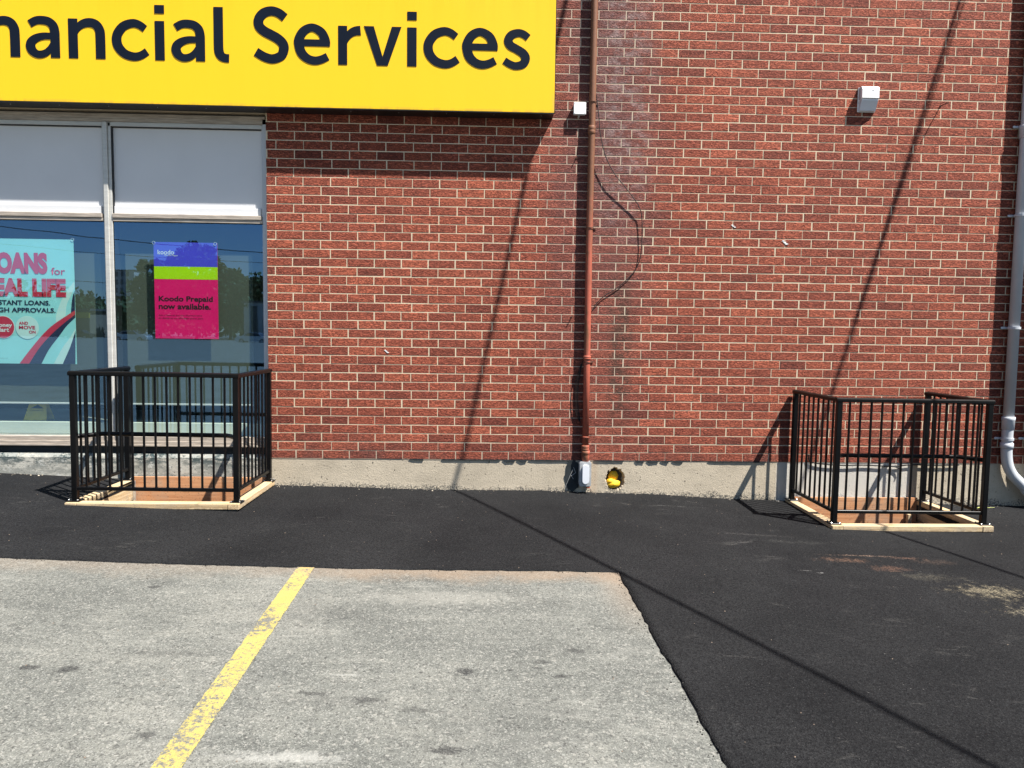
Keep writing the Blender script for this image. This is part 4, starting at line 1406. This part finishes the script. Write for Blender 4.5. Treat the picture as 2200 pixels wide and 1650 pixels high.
# conduit body with an obround cover
mb = MB()
def obround(cx, z0, z1, r, n=8):
    pts = []
    for i in range(n + 1):
        a = math.pi * i / n
        pts.append((cx + r * math.cos(a), z1 - r + r * math.sin(a)))
    for i in range(n + 1):
        a = math.pi + math.pi * i / n
        pts.append((cx + r * math.cos(a), z0 + r + r * math.sin(a)))
    return pts
def rrect(x0, x1, z0, z1, r, n=5):
    pts = []
    for (cx_, cz2, a0) in [(x1 - r, z1 - r, 0), (x0 + r, z1 - r, 90), (x0 + r, z0 + r, 180), (x1 - r, z0 + r, 270)]:
        for i in range(n + 1):
            a = math.radians(a0 + 90 * i / n)
            pts.append((cx_ + r * math.cos(a), cz2 + r * math.sin(a)))
    return pts
mb.prism_xz(rrect(0.826, 0.938, -0.228, 0.004, 0.018), -0.078, -0.004)
mb.prism_xz(rrect(0.830, 0.934, -0.224, 0.000, 0.018), -0.084, -0.078)
cb_ = cpart('conduit_body', mb, 'cast_grey')
mb = MB(); mb.prism_xz(obround(0.883, -0.200, -0.020, 0.032), -0.108, -0.084); mb.prism_xz(obround(0.883, -0.197, -0.023, 0.029), -0.111, -0.108)
cpart('cover', mb, 'lens_plastic')
mb = MB(); mb.bbox(0.895, 0.930, -0.080, -0.010, -0.246, -0.228, 0.004); cpart('rusted_lug', mb, 'rustpipe')
# tar patch behind the conduit body
mb = MB()
tr_ = random.Random(9)
pts = []
for i in range(26):
    a = 2 * math.pi * i / 26
    pts.append((0.775 + 0.075 * math.cos(a) * tr_.uniform(.82, 1.12), -0.145 + 0.155 * math.sin(a) * tr_.uniform(.85, 1.1)))
mb.prism_xz(pts, -0.004, 0.010)
o = obj('tar_patch', mb, 'membrane'); tag(o, 'ragged black tar patch on the footing beside the grey conduit box', 'tar patch')
mb = MB(); mb.tube([(0.78, -0.012, -0.06), (0.80, -0.020, -0.11), (0.76, -0.02, -0.14), (0.78, -0.018, -0.17)], 0.003, 6)
mb.tube([(0.775, -0.012, -0.08), (0.74, -0.015, -0.16), (0.70, -0.01, -0.26)], 0.0022, 6)
o = obj('wire_stub', mb, 'wire_grey'); tag(o, 'thin wire ends poking from the tar patch by the conduit box', 'wire')

# ------------------------------------------------------------------ small boxes
jb = tag(empty('junction_box', (0.77, -0.03, 3.2)), 'small white square junction box beside the rusty pipe', 'junction box')
mb = MB(); mb.bbox(0.717, 0.822, -0.052, -0.003, 3.150, 3.252, 0.005); wparent(obj('box_body', mb, 'white_plastic'), jb)
mb = MB(); mb.bbox(0.714, 0.825, -0.060, -0.052, 3.147, 3.255, 0.003); wparent(obj('box_lid', mb, 'white_plastic'), jb)
for (a, b) in [(0.723, 3.156), (0.816, 3.156), (0.723, 3.246), (0.816, 3.246)]:
    mb = MB(); mb.lathe([(0.0035, 0), (0.003, 0.001)], (a, -0.060, b), 'y', 10); wparent(obj('screw', mb, 'grey_plastic'), jb)
mb = MB(); mb.tube([(0.825, -0.028, 3.212), (0.836, -0.028, 3.212)], 0.007, 8); mb.tube([(0.765, -0.028, 3.150), (0.765, -0.028, 3.128)], [0.009, 0.004], 8)
wparent(obj('cable_gland', mb, 'grey_plastic'), jb)

ms = tag(empty('motion_sensor', (3.4, -0.03, 3.3)), 'white plastic motion sensor light high on the brick wall', 'sensor')
sx0, sx1 = 3.316, 3.480
mb = MB(); mb.bbox(sx0, sx1, -0.014, -0.002, 3.236, 3.456, 0.004); wparent(obj('back_plate', mb, 'white_plastic'), ms)
prof = [(-0.014, 3.453), (-0.050, 3.452), (-0.066, 3.444), (-0.076, 3.425), (-0.078, 3.345), (-0.014, 3.318)]
mb = MB(); mb.prism_yz(prof, sx0 + 0.006, sx1 - 0.002); wparent(obj('housing', mb, 'white_plastic'), ms)
prof = [(-0.014, 3.312), (-0.070, 3.338), (-0.068, 3.325), (-0.042, 3.275), (-0.028, 3.245), (-0.014, 3.240)]
mb = MB(); mb.prism_yz(prof, sx0 + 0.008, sx1 - 0.005); wparent(obj('lens', mb, 'lens_plastic'), ms)
mb = MB()
for i in range(7):
    x = sx0 + 0.065 + i * 0.013
    mb.prism_yz([(-0.0655, 3.326), (-0.0690, 3.325), (-0.0460, 3.283), (-0.0440, 3.285)], x, x + 0.004)
wparent(obj('lens_rib', mb, 'lens_plastic'), ms)
mb = MB(); mb.bbox(sx0 + 0.002, sx0 + 0.0058, -0.050, -0.02, 3.34, 3.44, 0.001); wparent(obj('side_cover', mb, 'grey_plastic'), ms)
mb = MB(); mb.bbox(3.413, 3.427, -0.0787, -0.0775, 3.408, 3.414, 0.0004); wparent(obj('badge', mb, 'grey_plastic'), ms)

# hooks / bolts
for (x, z, ln, lab) in [(4.091, 3.31, 0.115, 'short rusty bolt sticking out of the upper right brickwork'), (0.752, 2.775, 0.030, 'rusty nail left of the pipe just below the sign shadow'), (0.737, 1.340, 0.036, 'rusty nail left of the pipe at mid height')]:
    mb = MB(); mb.tube([(x, 0.0, z), (x - 0.002, -ln, z - 0.004)], 0.0045, 8); mb.lathe([(0.009, 0), (0.009, 0.004)], (x, -0.002, z), 'y', 8)
    tag(obj('wall_nail', mb, 'rust_iron'), lab, 'nail', 'rusty nails left in the brick wall')
# blobs of old sealant
for (x, z, r, lab) in [(2.698, 2.050, 0.030, 'larger white sealant smear on the brick face'), (2.215, 2.190, 0.022, 'smaller white sealant smear in the mortar joint'), (-0.962, 1.0, 0.022, 'small white chip in a brick left of the pipe')]:
    mb = MB(); pr = random.Random(int(x * 100))
    for k in range(3):
        a = (x + (k - 1) * r * 0.55, z - (k - 1) * r * 0.45)
        n = 9
        mb.prism_xz([(a[0] + r * .55 * pr.uniform(.4, 1.2) * math.cos(6.283 * i / n), a[1] + r * .26 * pr.uniform(.4, 1.2) * math.sin(6.283 * i / n)) for i in range(n)], -0.0042 - 0.0004 * k, 0.0)
    tag(obj('sealant_smear', mb, 'poster_white'), lab, 'sealant')

# loose wires
def bez(pts, n=6):
    P = [Vector(p) for p in pts]
    out = []
    for i in range(len(P) - 1):
        p0, p1, p2, p3 = P[max(i - 1, 0)], P[i], P[i + 1], P[min(i + 2, len(P) - 1)]
        for k in range(n):
            t_ = k / n
            out.append(0.5 * ((2 * p1) + (p2 - p0) * t_ + (2 * p0 - 5 * p1 + 4 * p2 - p3) * t_ ** 2 + (3 * p1 - p0 - 3 * p2 + p3) * t_ ** 3))
    out.append(P[-1])
    return out
mb = MB()
mb.tube(bez([(0.918, -0.05, 3.32), (0.944, -0.052, 3.12), (0.958, -0.055, 2.985), (1.005, -0.055, 2.80), (1.09, -0.052, 2.64), (1.21, -0.045, 2.50), (1.320, -0.035, 2.36), (1.360, -0.025, 2.24), (1.363, -0.018, 1.95), (1.316, -0.014, 1.78), (1.17, -0.014, 1.625), (1.043, -0.015, 1.54), (0.958, -0.02, 1.46), (0.924, -0.03, 1.40)]), 0.0040, 6)
tag(obj('loose_wire', mb, 'wire_black'), 'thin black wire bowing out to the right of the rusty pipe', 'wire')
mb = MB()
for k, (dx, dy) in enumerate([(0, 0), (-.010, -.006), (-.020, 0.004), (.006, -.004)]):
    mb.tube(bez([(0.842, -0.03, 0.93), (0.815 + dx, -0.028 + dy, 0.80), (0.800 + dx * 1.3, -0.025 + dy, 0.68), (0.800 + dx * 1.2, -0.025 + dy, 0.56), (0.815 + dx, -0.025, 0.44), (0.835, -0.02, 0.36)]), 0.0026, 6)
tag(obj('wire_bundle', mb, 'wire_black'), 'slack bundle of thin wires left of the lower rusty pipe', 'wire')
mb = MB()
mb.tube(bez([(3.0, -0.012, 0.075), (3.02, -0.012, 0.01), (3.15, -0.014, -0.012), (3.35, -0.014, -0.022), (3.55, -0.012, -0.018), (3.75, -0.012, -0.028), (3.86, -0.013, -0.025), (4.0, -0.012, -0.012), (4.2, -0.012, -0.016), (4.45, -0.012, -0.01)]), 0.0062, 8)
mb.tube(bez([(3.78, -0.014, -0.024), (3.86, -0.018, -0.04), (3.885, -0.02, -0.075), (3.875, -0.018, -0.105)]), 0.006, 8)
tag(obj('base_cable', mb, 'wire_black'), 'black cable running along the top of the footing behind the right railing', 'cable')

# ------------------------------------------------------------------ grey downpipes
def downpipe(x, label):
    r = 0.048
    dy = -0.056
    d = tag(empty('downpipe', (x, dy, -0.2)), label, 'downpipe', 'grey downpipes on the brick wall')
    def q(name, mb, mat='pvc_grey', **kw):
        return obj(name, mb, mat, d, **kw)
    mb = MB(); mb.tube([(0.0, 0, 0.60), (0, 0, 6.9)], r * 0.95, 22); q('pipe', mb, smooth=True)
    for z in (3.02 + 0.2, 0.34 + 0.2):
        mb = MB(); mb.lathe([(r * .96, 0), (r * 1.10, 0.004), (r * 1.12, 0.085), (r * 1.18, 0.09), (r * 1.18, 0.118), (r * .97, 0.122)], (0, 0, z), 'z', 22); q('coupling', mb, smooth=True)
    path = bez([(0, 0, 0.56), (0, 0, 0.42), (0.002, -0.002, 0.30), (0.018, -0.006, 0.20), (0.060, -0.012, 0.115), (0.125, -0.022, 0.045), (0.19, -0.034, -0.02)], 5)
    mb = MB(); mb.tube(path, r * 0.98, 20); q('elbow', mb, smooth=True)
    mb = MB(); mb.lathe([(r * .98, 0), (r * 1.14, 0.003), (r * 1.14, 0.050), (r * .98, 0.053)], (0, 0, 0.36), 'z', 22); q('coupling', mb, smooth=True)
    e = path[-1]; dr = (path[-1] - path[-3]).normalized()
    mb = MB(); mb.tube([e - dr * 0.012, e - dr * 0.008, e + dr * 0.10, e + dr * 0.104], [r * .98, r * 1.16, r * 1.16, r * .98], 20); q('coupling', mb, smooth=True)
    mb = MB(); mb.tube([e + dr * 0.10, e + dr * 0.34], r * 0.98, 20); q('outlet', mb, smooth=True)
    for z in (3.131, 2.325, 1.29, 0.249):
        mb = MB(); mb.lathe([(r * .9, 0), (r * 1.13, 0.0), (r * 1.13, 0.022), (r * .9, 0.022)], (0, 0, z + 0.19), 'z', 22)
        k = 1.0
        mb.bbox(-r * 1.9, -r * 0.8, 0.034, 0.050, z + 0.190, z + 0.212, 0.004)
        mb.lathe([(0.011, 0), (0.010, 0.006)], (-r * 1.9, 0.036, z + 0.201), 'y', 12)
        q('clamp', mb)
    return d
downpipe(4.868, 'light grey plastic downpipe bending right at the footing, beside the right railing')
downpipe(5.105, 'second grey plastic downpipe at the right edge of the photo')

# ------------------------------------------------------------------ leaf and litter
mb = MB()
v = [(-0.045, 0, .004), (-0.02, -0.018, .012), (0.0, -0.028, .006), (0.022, -0.014, .014), (0.042, -0.022, .006), (0.034, 0.0, .010), (0.044, 0.018, .005), (0.012, 0.012, .016), (-0.006, 0.026, .006), (-0.022, 0.010, .012), (0.0, 0.0, .018)]
mb.add(v, [(i, (i + 1) % 10, 10) for i in range(10)])
mb.tube([(0.03, 0, .008), (0.09, 0.012, .006), (0.13, 0.006, .010)], 0.0018, 5)
o = obj('fallen_leaf', mb, 'leaf_pale', loc=(4.60, -0.14, ground_z(4.6, -.14) + 0.010))
tag(o, 'curled pale green leaf on the black asphalt by the downpipe', 'leaf')
mb = MB(); gr = random.Random(21)
for i in range(380):
    x = gr.uniform(-4.5, 5.2); y = gr.uniform(-5.0, -0.05)
    if in_pit(x, y - .1) or in_pit(x, y + .1) : continue
    r = gr.uniform(0.0015, 0.0045)
    z = (zf_new(x, y) if (x > EDGE_X or y > EDGE_Y) else ground_z(x, y)) + 0.0005
    n = 5
    a0 = gr.random() * 6
    v = [(x + r * math.cos(a0 + 6.283 * k / n) * gr.uniform(.7, 1.2), y + r * math.sin(a0 + 6.283 * k / n) * gr.uniform(.7, 1.2), z) for k in range(n)] + [(x, y, z + r * .9)]
    mb.add(v, [(k, (k + 1) % n, n) for k in range(n)])
o = obj('loose_grit', mb, 'pole_wood', fix=False); tag(o, 'loose pale grit scattered over the asphalt', None, None, 'stuff')

mb = MB(); gr = random.Random(57)
for i in range(170):
    x = gr.uniform(-4.5, 5.0); y = -abs(gr.gauss(0, 0.035)) - 0.006
    if in_pit(x, -0.3) or (2.78 < x < 4.15) or (-3.36 < x < -1.97): continue
    r = gr.uniform(0.0015, 0.006) * (1 if gr.random() < .9 else 1.8); n = 6; a0 = gr.random() * 6
    z = zf_new(x, y) + 0.0005
    v = [(x + r * math.cos(a0 + 6.283 * k / n) * gr.uniform(.7, 1.2), y + r * math.sin(a0 + 6.283 * k / n) * gr.uniform(.7, 1.2), z) for k in range(n)] + [(x, y, z + r * .8)]
    mb.add(v, [(k, (k + 1) % n, n) for k in range(n)])
o = obj('wall_foot_rubble', mb, 'concrete', fix=False); tag(o, 'small concrete rubble lying along the foot of the wall', None, None, 'stuff')

# ------------------------------------------------------------------ overhead cables (they cast the long shadows)
def cable(A, J, G, sa, sj, sg, r, label):
    a = Vector(A) - L * sa * 1.225
    b = Vector(J) - L * sj * 1.225
    c = Vector(G) - L * sg * 1.225
    w0 = a + (a - b).normalized() * 0.5
    d0 = (a - b).normalized()
    w0 = a + d0 * (a.y / -d0.y) if d0.y > 0.05 else w0
    far = c + (c - b) * 4.0
    def mid(p, q, t_): return p.lerp(q, t_)
    path = [w0, a, mid(a, b, .5), mid(a, b, .93), b.lerp(c, 0.04), mid(b, c, .3), mid(b, c, .65), c, far]
    mb = MB(); mb.tube(path, r, 8)
    o = obj('overhead_cable', mb, 'wire_black')
    tag(o, label, 'cable', 'overhead service cables above the car park')
    return o
cable((0.62, 0, 4.10), (-0.325, 0, -0.285), (1.843, -4.119, -0.385), 2.5, 4.8, 5.0, 0.0165, 'overhead cable tied to the wall above the sign, shading the pavement left of centre')
cable((4.219, 0, 4.254), (2.905, 0, -0.38), (3.573, -2.017, -0.40), 2.4, 4.3, 4.5, 0.0165, 'overhead cable tied to the wall above the motion sensor')
cable((4.262, 0, 4.254), (2.905, 0, -0.38), (3.573, -2.017, -0.40), 2.6, 4.5, 4.7, 0.008, 'thinner overhead cable beside the one above the motion sensor')

# ------------------------------------------------------------------ across the street (seen mirrored in the shop glass)
GZ = -0.43
mb = MB(); mb.box(-260, 260, -112, -84, GZ - 0.35, GZ + 0.01); structure(obj('street', mb, 'street_asphalt'))
mb = MB(); mb.box(-260, 260, -84, -83.75, GZ - 0.3, GZ + 0.13); structure(obj('kerb', mb, 'kerb_concrete'))
mb = MB(); mb.box(-260, 260, -112.25, -112.0, GZ - 0.3, GZ + 0.13); structure(obj('far_kerb', mb, 'kerb_concrete'))
mb = MB(); mb.box(-260, 260, -98.1, -97.95, GZ - 0.3, GZ + 0.014); structure(obj('road_marking', mb, 'road_white'))
mb = MB(); mb.box(-30, 30, -8.5, -8.4, -0.7, GZ + 0.035); structure(obj('stall_line', mb, 'road_white'))
mb = MB(); mb.box(-260, 260, -290, -112.3, GZ - 0.3, GZ + 0.10); structure(obj('verge', mb, 'grass'))
mb = MB(); mb.box(-260, 260, -83.7, -80, GZ - 0.3, GZ + 0.11); structure(obj('near_verge', mb, 'grass'))

def make_tree(h, rw, seed):
    r = random.Random(seed)
    t = empty('street_tree')
    mb = MB()
    mb.tube([(0, 0, 0), (0.05, 0, h * .25), (0.0, 0.08, h * .5), (0.1, 0, h * .8)], [0.28, 0.22, 0.15, 0.05], 8)
    for k in range(7):
        a = r.uniform(0, 6.28); z = h * r.uniform(.25, .6)
        mb.tube([(0, 0, z), (rw * .35 * math.cos(a), rw * .35 * math.sin(a), z + h * .13), (rw * .7 * math.cos(a), rw * .7 * math.sin(a), z + h * .2)], [0.1, 0.06, 0.02], 6)
    obj('trunk', mb, 'bark', t)
    mb = MB()
    clumps = []
    for k in range(60):
        a = r.uniform(0, 6.28); u = r.random() ** .6
        z = h * (0.32 + 0.6 * r.random())
        rr = rw * (1 - abs((z / h - 0.55) / 0.5) ** 2 * .75)
        clumps.append((rr * u * math.cos(a), rr * u * math.sin(a), z, r.uniform(.5, 1.0) * rw * .34))
    for (a, b, c, q) in clumps:
        for k in range(150):
            d = Vector((r.gauss(0, 1), r.gauss(0, 1), r.gauss(0, .8))).normalized() * q * r.uniform(.55, 1.05)
            p = Vector((a, b, c)) + d
            s_ = r.uniform(.28, .50)
            u = Vector((r.gauss(0, 1), r.gauss(0, 1), r.gauss(0, 1))).normalized()
            w_ = u.cross(Vector((r.gauss(0, 1), r.gauss(0, 1), r.gauss(0, 1)))).normalized()
            mb.add([p - u * s_, p + w_ * s_ * .7, p + u * s_, p - w_ * s_ * .7], [(0, 1, 2, 3)])
    obj('crown', mb, 'foliage', t, fix=False)
    return t
for (x, y, h_, rw_, sd_, lab) in [(-51, -118, 17.0, 4.6, 1, 'tallest dark tree of the mirrored skyline, over the violet poster field'), (-59, -122, 14.5, 4.2, 2, 'smaller dark tree mirrored left of the tallest one'), (-44.5, -116, 11.5, 6.5, 3, 'round broad tree mirrored right of the pink poster')]:
    t = make_tree(h_, rw_, sd_)
    t.location = (x, y, GZ + 0.05)
    tag(t, lab, 'tree')
mb = MB(); r = random.Random(77)
for k in range(300):
    x = r.uniform(-170, 0); y = r.uniform(-165, -125)
    hh = r.uniform(6.5, 10.5)
    for q in range(110):
        d = Vector((r.gauss(0, 1), r.gauss(0, 1), r.gauss(0, 1))).normalized() * r.uniform(.6, 1.0)
        p = Vector((x + d.x * 3.4, y + d.y * 3.4, GZ + hh * .55 + d.z * hh * .5))
        s_ = r.uniform(.35, .7)
        u = Vector((r.gauss(0, 1), r.gauss(0, 1), r.gauss(0, 1))).normalized()
        w_ = u.cross(Vector((r.gauss(0, 1), r.gauss(0, 1), r.gauss(0, 1)))).normalized()
        mb.add([p - u * s_, p + w_ * s_ * .7, p + u * s_, p - w_ * s_ * .7], [(0, 1, 2, 3)])
tag(obj('treeline', mb, 'foliage', fix=False), 'far green treeline beyond the street, mirrored in the shop glass', None, None, 'stuff')

def building(x0, x1, y0, y1, h, mat, label, fascia=False, floors=1, step=4.0):
    b = tag(empty('building' if not fascia else 'store_building', ((x0 + x1) / 2, (y0 + y1) / 2, GZ)), label, 'building')
    ox, oy = b.location.x, b.location.y
    mb = MB(); mb.box(x0 - ox, x1 - ox, y0 - oy, y1 - oy, 0, h); obj('wall', mb, mat, b)
    mb = MB(); mb.box(x0 - ox - .3, x1 - ox + .3, y0 - oy - .3, y1 - oy + .3, h + 0.002, h + .35); obj('roof', mb, 'roof_dark', b)
    if fascia:
        mb = MB(); mb.box(x0 - ox - .1, x1 - ox + .1, y1 - oy + 0.003, y1 - oy + .35, h - 1.2, h - .25); obj('fascia', mb, 'fascia_yellow', b)
    fh = h / floors
    x = x0 + 1.2
    while x < x1 - 2.2:
        for k in range(floors):
            mb = MB(); mb.box(x - ox, x + step * .5 - ox, y1 - oy + 0.003, y1 - oy + .06, k * fh + .7, k * fh + (fh - 1.6 if fascia else fh - .7) + 0.2)
            obj('window', mb, 'far_window', b)
        x += step
    return b
building(-130, -68, -124, -116, 4.8, 'stucco_tan', 'low tan store with a yellow fascia across the street, mirrored in the glass', True)
building(-160, -149, -310, -296, 26.0, 'stucco_pale', 'pale apartment block far across the street, mirrored in the glass', False, 8, 2.2)
building(-41, -28, -122, -112.5, 6.2, 'stucco_pale', 'small pale building across the street, mirrored at the right of the glass', False, 1, 2.2)

def make_car(body, label, loc, rz):
    c = tag(empty('parked_car', loc), label, 'car', 'cars across the street')
    c.rotation_euler = (0, 0, rz)
    prof = [(-2.2, .35), (-2.22, .75), (-2.05, .92), (-1.35, .98), (-0.85, 1.42), (0.55, 1.46), (1.25, 1.02), (2.0, .88), (2.2, .65), (2.18, .32)]
    def sec(ys, k):
        return [(a, ys, b) for a, b in prof]
    n = len(prof)
    mb = MB()
    v = []
    for yy, ins in [(-.86, 0), (-.88, 0), (.88, 0), (.86, 0)]:
        for a, b in prof:
            yk = yy * (0.78 if b > 1.2 else 1.0)
            v.append((a, yk, b))
    f = [tuple(range(n)), tuple(reversed(range(3 * n, 4 * n)))]
    for i in range(3):
        for j in range(n):
            q = (j + 1) % n
            f.append((i * n + j, i * n + q, (i + 1) * n + q, (i + 1) * n + j))
    mb.add(v, f); obj('body', mb, body, c)
    for s_ in (-1, 1):
        mb = MB()
        mb.add([(-1.15, s_ * .885, 1.02), (-.78, s_ * .72, 1.37), (.5, s_ * .72, 1.40), (1.0, s_ * .885, 1.03)], [(0, 1, 2, 3)]); obj('side_window', mb, 'car_glass', c)
    mb = MB(); mb.add([(.62, -.64, 1.435), (.62, .64, 1.435), (1.24, .78, 1.045), (1.24, -.78, 1.045)], [(0, 1, 2, 3)]); obj('windscreen', mb, 'car_glass', c)
    mb = MB(); mb.add([(-.92, -.64, 1.39), (-.92, .64, 1.39), (-1.32, .78, 1.02), (-1.32, -.78, 1.02)], [(0, 1, 2, 3)]); obj('rear_window', mb, 'car_glass', c)
    for a in (-1.35, 1.35):
        for s_ in (-1, 1):
            mb = MB(); mb.lathe([(.30, 0), (.33, .03), (.33, .19), (.30, .22)], (a, s_ * .80 + .11, .33), 'y', 20); w_ = obj('wheel', mb, 'tyre', c)
            mb = MB(); mb.lathe([(.20, 0), (.21, .235), (.12, .24)], (a, s_ * .80 + .117, .33), 'y', 16); obj('rim', mb, 'rim', w_)
    for s_ in (-1, 1):
        mb = MB(); mb.bbox(2.12, 2.205, s_ * .62 - .16, s_ * .62 + .16, .62, .76, .01); obj('headlight', mb, 'lens_plastic', c)
    return c
make_car('car_silver', 'silver car across the street, mirrored left of the pink poster', (-49.0, -92, GZ + .01), 0.0)
make_car('car_silver', 'pale silver car across the street, mirrored right of the pink poster', (-32.0, -90, GZ + .01), math.pi)
make_car('car_dark', 'dark car across the street, mirrored beside the mullion', (-62.5, -103, GZ + .01), math.pi)

up_ = tag(empty('utility_pole', (-64, -82, GZ)), 'wooden utility pole with a crossarm across the street', 'utility pole')
mb = MB(); mb.tube([(0, 0, 0), (0, 0, 13)], [.16, .11], 10); obj('pole', mb, 'pole_wood', up_)
mb = MB(); mb.bbox(-1.2, 1.2, -.06, .06, 12.2, 12.32, .01); obj('crossarm', mb, 'pole_wood', up_)
for k, (z0, z1, yy, lab) in enumerate([(16.5, 9.0, -70, 'upper thick'), (13.6, 8.3, -70.5, 'middle'), (8.6, 6.4, -71.0, 'lowest')]):
    pts = []
    for i in range(41):
        u = i / 40
        x = -84 + 70 * u
        pts.append((x, yy, z0 + (z1 - z0) * u - 1.2 * (1 - (2 * u - 1) ** 2)))
    mb = MB(); mb.tube(pts, 0.028 if k else 0.045, 5)
    tag(obj('street_cable', mb, 'wire_black'), '%s of the three street cables mirrored in the glass' % lab, 'cable', 'street cables across the road')
